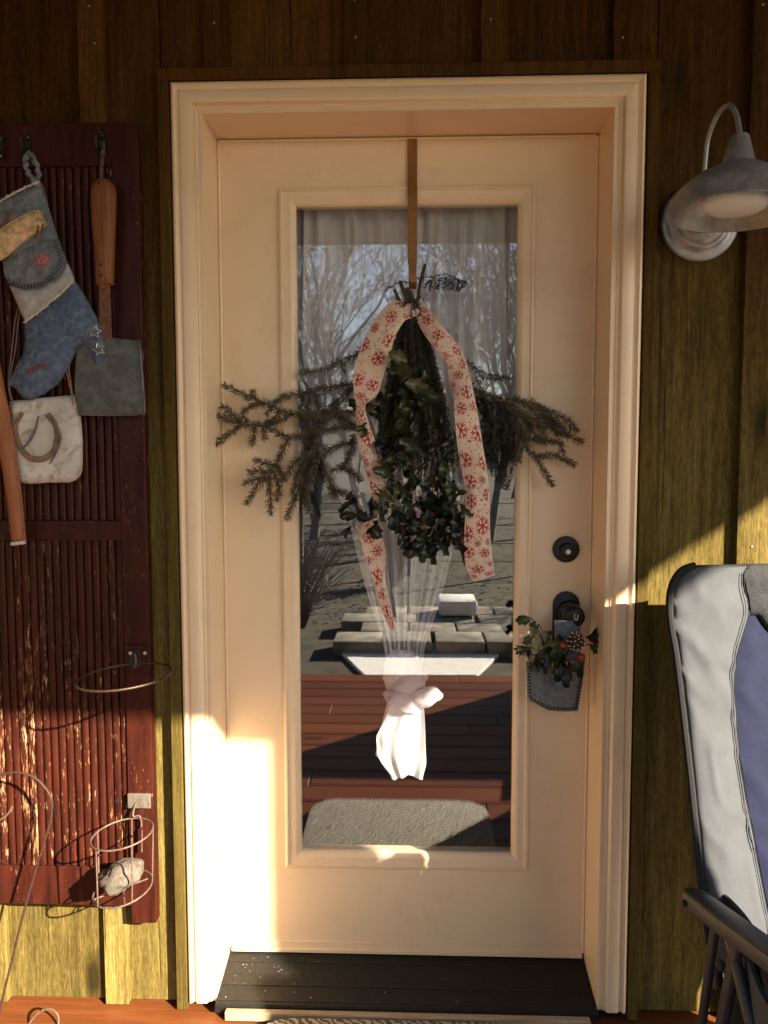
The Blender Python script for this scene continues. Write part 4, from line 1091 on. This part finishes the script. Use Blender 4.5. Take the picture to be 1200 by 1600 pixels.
# ring holder
rg = thing('ring_holder', 'flat brown wire plant ring bracketed to the shutter edge', 'plant holder', tuple(at(213, 1025, SH)))
c = at(213, 1023, SH - .004); mb = MB(); d0, d1 = at(196, 1040, SH - .004), at(232, 1008, SH - .004)
mb.box(d0.x, d1.x, SH - .006, SH - .0003, d0.z, d1.z); part('bracket', mb, M['shutter'], rg, bevel=.001, peel=-.3)
mb = MB(); mb.box(at(203, 1020, SH).x, at(222, 1020, SH).x, SH - .009, SH - .0062, at(210, 1042, SH).z, at(210, 1014, SH).z); part('plate', mb, M['hook'], rg, bevel=.001)
for px in (203, 226):
    mb = MB(); mb.lathe([(0, 0), (.001, .004), (.003, .004)], at(px, 1021, SH - .0105), (0, 1, 0), 10); part('screw', mb, M['nail'], rg, smooth=True)
def ring(cx, cy, rx, depth, rad, tilt, name, mat, par, wr=.0024, yc=None):
    """horizontal wire hoop whose middle shows at cx, cy; tilt lifts the far side"""
    c = at(cx, cy, yc); P = []
    for i in range(49):
        a = 2 * math.pi * i / 48; P.append(c + Vector((rad * math.cos(a), rad * math.sin(a), tilt[0] * rad * math.cos(a) + tilt[1] * rad * math.sin(a))))
    mb = MB(); mb.tube(P, wr, 8, False); part(name, mb, mat, par, smooth=True); return c
ring(194, 1057, 68, .0, .0985, (.06, .02), 'hoop', M['wire'], rg, .0026, -.125)
mb = MB(); mb.tube(crom([at(211, 1022, SH - .010), at(212, 1030, SH - .014), at(212, 1040, SH - .012), at(208, 1043, -.026)], 5), .0024, 8); part('hanger_hook', mb, M['wirelight'], rg, smooth=True)

# wire basket with a bark piece
bk = thing('wire_basket', 'small open wire basket hooked on the lower shutter edge', 'basket', tuple(at(191, 1303, -.09)))
BY = -.098
c1_ = ring(191, 1303, 46, 0, .0660, (.10, 0.06), 'top_hoop', M['wirelight'], bk, .0021, BY)
c2_ = ring(192, 1388, 46, 0, .0635, (.12, 0.12), 'bottom_hoop', M['wirelight'], bk, .0021, BY)
for k_ in range(5):
    a = k_ * math.pi * .4 + .35; p = c1_ + Vector((.066 * math.cos(a), .066 * math.sin(a), .0066 * math.cos(a) + .004 * math.sin(a))); q = c2_ + Vector((.0635 * math.cos(a), .0635 * math.sin(a), .0076 * math.cos(a) + .0076 * math.sin(a)))
    mb = MB(); mb.tube([p, q], .0017, 7); part('upright_wire', mb, M['wirelight'], bk, smooth=True)
mb = MB(); e = c1_ + Vector((.020, .062, .006)); mb.tube(crom([e - Vector((0, 0, .08)), e, at(208, 1275, SH - .018), at(213, 1254, SH - .008), at(222, 1248, SH - .006), at(228, 1256, SH - .006)], 6), .0021, 8); part('hanger_hook', mb, M['wirelight'], bk, smooth=True)
mb = MB(); d0, d1 = at(201, 1261, SH), at(236, 1239, SH); mb.box(d0.x, d1.x, SH - .008, SH - .0003, d0.z, d1.z)
part('bracket', mb, M['bark'], sh, label='worn pale bracket block on the lower right stile', bevel=.0015)
for k_ in range(2):
    mb = MB(); q = c2_ + Vector((0, .0, .0)); d_ = Vector((math.cos(.6 + k_ * 1.4), math.sin(.6 + k_ * 1.4), .1)); mb.tube([q - d_ * .062, q + d_ * .062], .0017, 6); part('floor_wire', mb, M['wirelight'], bk, smooth=True)
rk = MB()
def rockf(u, v):
    a = u * 2 * math.pi; b = (v - .5) * math.pi; d = Vector((math.cos(b) * math.cos(a), math.cos(b) * math.sin(a), math.sin(b)))
    s_ = 1 + .28 * noise.noise(d * 1.7 + Vector((3, 1, 0))) + .12 * noise.noise(d * 5)
    p = Vector((d.x * .052 * s_, d.y * .040 * s_, d.z * .030 * s_)); p = Matrix.Rotation(R(-24), 3, 'Y') @ p
    return c2_ + Vector((-.002, -.002, .030)) + p
rk.grid(rockf, 32, 18); tag(part('bark_chunk', rk, M['bark'], smooth=True, angle=35), 'pale grey chunk of weathered bark lying in the wire basket', 'bark')

# wire crook, and the scroll at the floor
WY = -.085
wc = thing('wire_crook', 'long thin wire crook standing at the shutter near the left picture edge', 'wire stand', tuple(at(3, 1560, WY)))
mb = MB(); mb.tube(crom([at(-60, 1262, WY), at(-40, 1235, WY), at(-15, 1217, WY), at(8, 1209, WY), (at(30, 1207, WY)), at(52, 1214, WY), at(70, 1230, WY), at(81, 1252, WY), at(79, 1280, WY), at(68, 1320, WY), at(52, 1372, WY), at(36, 1430, WY), at(20, 1495, WY), at(6, 1552, WY), at(-4, 1600, WY)], 8), .0026, 8)
part('long_wire', mb, M['wire'], wc, smooth=True)
mb = MB(); mb.tube(crom([at(-60, 1300, WY), at(-20, 1292, WY), at(0, 1281, WY), at(12, 1272, WY), at(19, 1260, WY), at(17, 1268, WY)], 6), .0023, 8); part('wire_curl', mb, M['wirelight'], wc, smooth=True)
mb = MB(); q = [at(38, 1612, -.055), at(52, 1590, -.05), at(66, 1579, -.045), at(80, 1577, -.045), at(90, 1586, -.05), at(91, 1602, -.055), at(88, 1625, -.06)]
mb.tube(crom(q, 8), .0026, 8); tag(part('wire_scroll', mb, M['wirelight'], smooth=True), 'curled wire scroll just above the deck in the left lower corner', 'wire scroll')

# ------------------------------------------------------------------ doormat
mt = MB(); mw0, mw1, my0, my1, rr = -.36, .30, -.79, -.036, .10
ol = []
for cx, cy, a0_ in ((mw1 - rr, my1 - rr, 0), (mw0 + rr, my1 - rr, 90), (mw0 + rr, my0 + rr, 180), (mw1 - rr, my0 + rr, 270)):
    for i in range(9): a = R(a0_ + 90 * i / 8); ol.append((cx + rr * math.cos(a), cy + rr * math.sin(a), DECK + .002))
mt.prism(ol, (0, 0, 0), (0, 0, .018))
tag(part('doormat', mt, M['mat'], bevel=.004, seg=2, smooth=True), 'grey beige woven doormat with rounded corners below the door', 'mat')

# ------------------------------------------------------------------ camp chair
def build_chair(dx, dy, label):
    ch = thing('camp_chair', label, 'chair', (.84 + dx, -.45 + dy, DECK), 'folding camp chairs on the porch')
    ZT = 1.084; ZB = .36
    LX = [(1.084, .595), (1.077, .572), (1.062, .556), (1.035, .543), (1.00, .5385), (.96, .540), (.92, .5455), (.70, .558), (.50, .567), (.36, .580)]
    W = .60
    def S(u, z):
        """back rest: u across, z height"""
        t = (ZT - z) / (ZT - ZB)
        l = interp(LX, z); r = 2 * (.5375 + W / 2) - l
        x = l + (r - l) * u
        y = -.165 - .19 * t
        y += -.030 * math.cos((u - .5) * math.pi) * 0 + .05 * (1 - 4 * (u - .5) ** 2) * .6
        return Vector((x + dx, y + dy, z))
    GB = [(1.083, .225), (1.02, .262), (.99, .27), (.94, .225), (.90, .195), (.84, .178), (.72, .175), (.60, .19), (.50, .21), (.40, .225)]
    HB = lambda u: .985 - .055 * (1 - (2 * u - 1) ** 2 * 2.6) if abs(2 * u - 1) < .6 else .985
    def wr(p, k): 
        return Vector((0, -.006 * noise.noise(Vector((p.x * 7, p.z * 4 + p.x * 5, k))) - .009 * max(0, .22 - abs(noise.noise(Vector((p.x * 13 + p.z * 9, p.z * 8 - p.x * 6, k + 3.1))))) / .22 * (.4 + max(0, noise.noise(Vector((p.x * 5, p.z * 5, 8)))) * 1.5), 0))
    for side in (0, 1):
        def f(u, v):
            z = ZT - .003 - v * (ZT - ZB); g = interp(GB, z); uu = u * g; uu = uu if side == 0 else 1 - uu
            p = S(uu, z); p.y -= .014 * math.sin(math.pi * min(1, max(0, u))) ** .5; return p + wr(p, side)
        mb = MB(); mb.slabgrid(f, 18, 56, (0, .022, 0)); part('side_panel', mb, M['fab_grey'], ch, smooth=True, angle=60)
        for off in (.035, .075):
            q = [S((interp(GB, z) * (1 - off)) if side == 0 else 1 - interp(GB, z) * (1 - off), z) + Vector((0, -.0125 - .012 * math.sin(math.pi * (1 - off)) ** .5 + .006, 0)) for z in [1.07 - .03 * i for i in range(23)]]
            q = [p + wr(p, side) for p in q]
            mb = MB(); mb.tube(q, .0011, 5); part('seam', mb, M['piping'] if off < .05 else M['fab_grey'], ch, smooth=True)
    def zsplit(u): return .985 - .075 * max(0, 1 - ((u - .5) / .22) ** 2)
    def f(u, v):
        z1 = ZT - .001; g = .25; 
        uu = .245 + .51 * u; zs = zsplit(uu); z = z1 + (zs - z1) * v; g = interp(GB, z); uu = g + (1 - 2 * g) * u
        p = S(uu, z); p.y -= .012 * math.sin(math.pi * v) ** .5 + .01 * math.sin(math.pi * u) ** .6; return p
    mb = MB(); mb.slabgrid(f, 24, 18, (0, .022, 0)); part('headrest', mb, M['fab_char'], ch, smooth=True, angle=60)
    def f(u, v):
        uu = .26 + .48 * u; zs = zsplit(uu) - .002; z = zs + (ZB - zs) * v; g = interp(GB, z) + .002; uu = g + (1 - 2 * g) * u
        p = S(uu, z); p.y -= .012 * math.sin(math.pi * u) ** .5; return p + wr(p, 5) * .8
    mb = MB(); mb.slabgrid(f, 24, 44, (0, .020, 0)); part('back_panel', mb, M['fab_blue'], ch, smooth=True, angle=60)
    for side in (0, 1):
        P = [S(side, z) + Vector(((-.0065 if side == 0 else .0065), .002, 0)) for z in [1.084, 1.077, 1.062, 1.035, 1.0, .96, .9, .8, .7, .6, .5, .40]]
        mb = MB(); mb.tube(crom(P, 3), .0075, 8); part('piping', mb, M['piping'], ch, smooth=True)
        P = [S(.03 if side == 0 else .97, z) + Vector((0, .045, 0)) for z in [1.05, .9, .7, .5, .3]]
        mb = MB(); mb.tube(P, .0115, 10); part('back_tube', mb, M['frame'], ch, smooth=True)
    mb = MB(); mb.tube([S(u, ZT - .006) + Vector((0, .006, 0)) for u in [0, .1, .3, .5, .7, .9, 1]], .006, 8); part('piping', mb, M['piping'], ch, smooth=True)
    for side in (0, 1):
        fx = (lambda x: x + dx) if side == 0 else (lambda x: 2 * (.5375 + W / 2) - x + dx)
        # arm rest, running forward
        path = [(-.36, .500), (-.375, .507), (-.45, .512), (-.60, .526), (-.75, .538), (-.88, .535), (-.90, .525)]
        hw = [.010, .021, .024, .025, .026, .024, .012]
        def af(i, top): return None
        mb = MB(); mt_ = MB(); A = []
        for (yy, z), w in zip(path, hw):
            x = .520 + (.30 if side == 0 else -.30) * (-yy - .36)
            A += [(fx(x - w), yy + dy, z - .016), (fx(x + w), yy + dy, z - .016), (fx(x + w), yy + dy, z + .014), (fx(x - w), yy + dy, z + .014)]
        F = []
        for i in range(len(path) - 1):
            for q in range(4): a, b = i * 4 + q, i * 4 + (q + 1) % 4; F.append((a, b, b + 4, a + 4))
        F += [(3, 2, 1, 0), tuple((len(path) - 1) * 4 + q for q in range(4))]
        mb.add(A, F); ar = part('armrest', mb, M['armpad'], ch, smooth=True, bevel=.006, seg=2)
        def tf(u, v):
            k = v * (len(path) - 1); i = min(int(k), len(path) - 2); g = k - i; yy = path[i][0] * (1 - g) + path[i + 1][0] * g; z = path[i][1] * (1 - g) + path[i + 1][1] * g; w = (hw[i] * (1 - g) + hw[i + 1] * g) * .86
            x = .520 + (.30 if side == 0 else -.30) * (-yy - .36); return (fx(x - w + 2 * w * u), yy + dy, z + .0145 + .004 * math.sin(math.pi * u))
        mt_.slabgrid(tf, 6, 12, (0, 0, -.003)); part('arm_pad', mt_, M['armtop'], ar, smooth=True)
        mb = MB(); q = Vector((fx(.503), -.385 + dy, .503)); mb.lathe([(0, 0), (0, .006), (.003, .006)], q + Vector((-.0005, 0, 0)), (1, 0, 0), 10); part('rivet', mb, M['piping'], ar)
        # legs
        for a, b, r, nm in (((.566, -.47, .495), (.545, -.38, .03), .0115, 'leg'), ((.562, -.43, .49), (.590, -.80, .03), .0105, 'leg'), ((.556, -.40, .48), (.553, -.31, .03), .0085, 'leg')):
            mb = MB(); mb.tube([(fx(a[0]), a[1] + dy, a[2]), (fx(b[0]), b[1] + dy, b[2])], r, 12); lg = part(nm, mb, M['frame'], ch, smooth=True)
            mb = MB(); mb.tube([(fx(b[0]), b[1] + dy, DECK + .0005), (fx(b[0]), b[1] + dy, .045)], [.019, .015], 12); part('foot', mb, M['piping'], lg, smooth=True)
        mb = MB(); mb.box(*sorted((fx(.545), fx(.580))), -.325 + dy, -.285 + dy, .05, .105); part('joint', mb, M['piping'], ch, bevel=.006, seg=2, smooth=True)
        # fabric side below the arm
        def sf(u, v):
            yy = -.285 - .53 * u; z = .488 - .36 * v * (1 - .35 * u)
            return Vector((fx(.585 + .02 * math.sin(u * 7 + v * 3) + .03 * v), yy + dy, z))
        mb = MB(); mb.slabgrid(sf, 20, 12, (.006 if side == 0 else -.006, 0, 0)); part('side_flap', mb, M['fab_dark'] , ch, smooth=True, angle=60)
        def sg(u, v):
            yy = -.355 - .48 * u; z = .455 - .07 * v + .010 * math.sin(u * 9)
            return Vector((fx(.578 + .008 * math.sin(u * 12)), yy + dy, z))
        mb = MB(); mb.slabgrid(sg, 20, 6, (.008 if side == 0 else -.008, 0, 0)); part('seat_edge', mb, M['fab_grey'], ch, smooth=True, angle=60)
    def seat(u, v): return Vector((.585 + .51 * u + dx, -.35 - .50 * v + dy, .42 - .035 * math.sin(math.pi * u) * math.sin(math.pi * min(1, v + .2)) + .02 * v))
    mb = MB(); mb.slabgrid(seat, 20, 16, (0, 0, -.02)); part('seat', mb, M['fab_blue'], ch, smooth=True, angle=60)
    return ch
build_chair(0, 0, 'grey and navy padded camp chair by the wall right of the door')
build_chair(.66, -1.18, 'second grey and navy camp chair added near the railing to shade the deck')  # copy of the chair, added out of view so its shadow darkens the deck

# ------------------------------------------------------------------ porch roof, post: they shade the wall
rf = thing('porch_roof', 'brown boarded porch roof above the deck in front of the door', 'roof', (0, -1.2, 2.5))
for i in range(17):
    a = -2.385 + i * .1415; mb = MB(); mb.box(-3.2, 2.75, a, a + .138, 2.502, 2.522); part('roof_board', mb, M['roofwood'], rf)
mb = MB(); mb.box(-3.25, 2.757, -2.39, .3, 2.5235, 2.60); part('roof_deck', mb, M['roofwood'], rf)
mb = MB(); mb.box(-3.2, 2.745, -2.388, -2.25, 2.5005, 2.5015); part('fascia', mb, M['roofwood'], rf)
for x in (2.46, -2.95):
    mb = MB(); mb.box(x, x + .145, -2.345, -2.20, DECK, 2.5)
    tag(part('porch_post', mb, M['postwood'], bevel=.006), 'square wooden porch post at the front right corner of the deck' if x > 0 else 'square wooden porch post at the front left corner of the deck', 'post', 'porch posts')

# ------------------------------------------------------------------ yard seen reflected in the glass
P0, P1, P2, P3 = mirrored(520, 1010, GROUND), mirrored(800, 1008, GROUND), mirrored(745, 1060, GROUND), mirrored(570, 1060, GROUND)
mb = MB(); mb.prism([P0, P1, P2, P3], (0, 0, 0), (0, 0, .03)); tag(part('patio_slab', mb, M['mortar'], bevel=.005), 'pale concrete patio slab beyond the deck', 'patio')
ta, tb = mirrored(640, 1000, GROUND + .14), mirrored(640, 945, GROUND + .14)
lw = thing('terrace', 'low raised terrace of pale concrete blocks at the far side of the patio', 'terrace', (.4, (ta.y + tb.y) / 2, GROUND))
for i in range(9):
    for j in range(4):
        yy = ta.y + (tb.y - ta.y) * j / 4; y2 = ta.y + (tb.y - ta.y) * (j + 1) / 4 + .02; xa = -.62 + i * .42 + (.2 if j % 2 else 0) + random.uniform(-.02, .02)
        mb = MB(); mb.box(xa, xa + .412 + random.uniform(-.012, .0), y2 - .012 + random.uniform(0, .012), yy, GROUND, GROUND + .13 + random.uniform(-.005, .005)); part('block', mb, M['terrace'], lw, bevel=.010, seg=2, smooth=True)
q = mirrored(712, 960, GROUND + .14); mb = MB(); mb.box(q.x - .16, q.x + .20, q.y - .3, q.y + .10, GROUND + .143, GROUND + .29)
tag(part('stone_block', mb, M['mortar'], bevel=.03, seg=2, smooth=True), 'squared pale stone block standing on the raised terrace', 'stone block')
# wall added out of view at the left porch end to block sky light
hw = thing('sky_blocker_wall', 'board and batten wall added at the left porch end to block sky light', 'wall', (-3.15, -1.2, DECK))
for i in range(8):
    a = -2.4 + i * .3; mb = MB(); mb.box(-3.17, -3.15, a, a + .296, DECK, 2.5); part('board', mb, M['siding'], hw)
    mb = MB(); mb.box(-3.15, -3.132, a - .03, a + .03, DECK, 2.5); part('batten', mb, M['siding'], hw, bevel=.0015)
# slim column added out of view to keep a sun patch off the door
ps = thing('sun_blocker', 'slim square wooden column added beside the camp chair to block the sun', 'light blocker', (1.305, -1.0, DECK))
mb = MB(); mb.box(1.25, 1.325, -1.025, -.975, .02, 1.165); part('column', mb, M['postwood'], ps, bevel=.004)
mb = MB(); mb.box(1.21, 1.40, -1.09, -.91, DECK + .001, .019); part('base', mb, M['postwood'], ps, bevel=.004)
# railing at the front right of the deck
rl = thing('porch_railing', 'brown picket railing along the front right edge of the deck', 'railing', (1.6, -2.28, DECK))
RX0, RX1 = .67, 2.457
for z0, z1, dp in ((.86, .90, .045), (.80, .859, .02), (.06, .12, .02)):
    mb = MB(); mb.box(RX0, RX1, -2.28 - dp, -2.28 + dp, z0, z1); part('rail', mb, M['postwood'], rl, bevel=.003)
x = RX0 + .11
while x < RX1 - .1:
    mb = MB(); mb.box(x, x + .088, -2.2595, -2.24, .03, .84); part('picket', mb, M['postwood'], rl); x += .108
mb = MB(); mb.box(RX0, RX0 + .09, -2.325, -2.235, DECK, .98); part('newel', mb, M['postwood'], rl, bevel=.004)
fn = thing('wire_fence', 'wire fence on thin posts across the yard beyond the deck', 'fence', (0, -8.5, GROUND))
for i in range(9):
    x = -6 + i * 1.5; mb = MB(); mb.tube([(x, -8.5, GROUND), (x, -8.5, GROUND + 1.1)], .035, 8); part('post', mb, M['treebark'], fn, smooth=True)
for z in (.2, .45, .7, 1.0):
    mb = MB(); mb.tube([(-6, -8.5, GROUND + z), (6, -8.5, GROUND + z)], .006, 5); part('wire', mb, M['wirelight'], fn)
def tree_mesh(seed, h):
    rr = random.Random(seed); tr = MB(); cr = MB(); cnt = [0]
    def grow(m, p, d, L, r, lev):
        n = 4 if lev < 2 else 3; pts = [p]; rad = [r]
        for i in range(n):
            d = (d + Vector((rr.gauss(0, .16), rr.gauss(0, .16), rr.gauss(.05, .10)))).normalized(); pts.append(pts[-1] + d * L / n); rad.append(r * (1 - .62 * (i + 1) / n))
        m.tube(pts, rad, 7 if lev == 0 else (5 if lev < 2 else 3), False)
        if lev >= 5: return
        kids = {0: 9, 1: 5, 2: 4, 3: 4, 4: 3}[lev]
        for k in range(kids):
            t = rr.uniform(.22 if lev == 0 else .2, 1.0); i = min(n - 1, int(t * n)); q = pts[i].lerp(pts[i + 1], t * n - i)
            base = (pts[i + 1] - pts[i]).normalized(); o = base.orthogonal().normalized(); o.rotate(Matrix.Rotation(rr.uniform(0, 6.28), 3, base)); an = rr.uniform(.4, .95)
            grow(cr, q, (base * math.cos(an) + o * math.sin(an) + Vector((0, 0, .18))).normalized(), L * rr.uniform(.42, .66), max(.005, rad[i] * .6), lev + 1)
    grow(tr, Vector((0, 0, -.1)), Vector((rr.uniform(-.1, .1), 0, 1)), h * .55, h * .0085, 0)
    return tr.mesh('trunk', (0, 0, 0), True, angle=0), cr.mesh('crown', (0, 0, 0), True, angle=0)
TM = [tree_mesh(3 + k, 9 + k) for k in range(4)]
for a, b in TM: a.materials.append(M['treebark']); b.materials.append(M['treebark'])
rr = random.Random(5)
spots = [(1.5, -12.5), (-1.9, -13), (2.6, -13.5), (-.4, -15), (-2.9, -16.5), (1.0, -17), (3.2, -17.5), (-1.2, -17), (.3, -24), (3.3, -19), (-3.3, -20), (1.8, -23), (-1.0, -26), (-4, -27), (4, -28), (.6, -32), (-2.5, -34), (3, -36), (5.5, -33), (-5.5, -35)]
for i, (x, y_) in enumerate(spots):
    t = thing('bare_tree', 'bare leafless tree mirrored in the door glass, one of many in the yard', 'tree', (x, y_, GROUND), 'bare trees in the yard')
    t.rotation_euler = (0, 0, rr.uniform(0, 6.3)); t.scale = (rr.uniform(.85, 1.2),) * 3
    a, b = TM[i % 4]; part('trunk', a, M['treebark'], t); part('crown', b, M['treebark'], t)

# leaf litter over the lawn, dry shrubs at the edge of the patio
mb = MB(); rl_ = random.Random(8)
for i in range(9000):
    x = rl_.uniform(-5, 6); y_ = -3.0 - 16 * rl_.random() ** 1.6; a = rl_.uniform(0, 6.3); w = rl_.uniform(.02, .05); h = rl_.uniform(.0, .03)
    d = Vector((math.cos(a), math.sin(a), rl_.uniform(-.3, .3))) * w; q = Vector((-math.sin(a), math.cos(a), rl_.uniform(-.5, .5))) * w * .5; p = Vector((x, y_, GROUND + .02 + h))
    if abs(x - .6) < 1.9 and y_ > -5.4: continue
    mb.add([p - d, p + q, p + d, p - q], [(0, 1, 2, 3)])
part('leaf_litter', mb, M['litter'], kind='stuff')
for i, (x, y_, lb) in enumerate(((-1.05, -5.2, 'dry twiggy shrub at the left end of the terrace, mirrored in the glass'), (1.75, -5.9, 'dry twiggy shrub behind the stone block, mirrored in the glass'), (-.2, -7.6, 'dry twiggy shrub in the open lawn before the wire fence'))):
    t = thing('dry_shrub', lb, 'shrub', (x, y_, GROUND), 'dry shrubs in the yard'); mb = MB()
    for k in range(120):
        a = rl_.uniform(0, 6.3); sp = rl_.uniform(.1, .5); h = rl_.uniform(.4, .95); o = Vector((x, y_, GROUND)); d = Vector((math.cos(a), math.sin(a), 0))
        c_ = crom([o + d * .05, o + d * sp * .4 + Vector((0, 0, h * .5)), o + d * sp + Vector((rl_.uniform(-.1, .1), rl_.uniform(-.1, .1), h))], 4); mb.tube(c_, .0045, 3, False)
        for q in range(3):
            b = c_[rl_.randrange(2, len(c_))]; mb.tube([b, b + Vector((rl_.uniform(-.15, .15), rl_.uniform(-.15, .15), rl_.uniform(.05, .2)))], .003, 3, False)
    part('twigs', mb, M['treebark'], t)
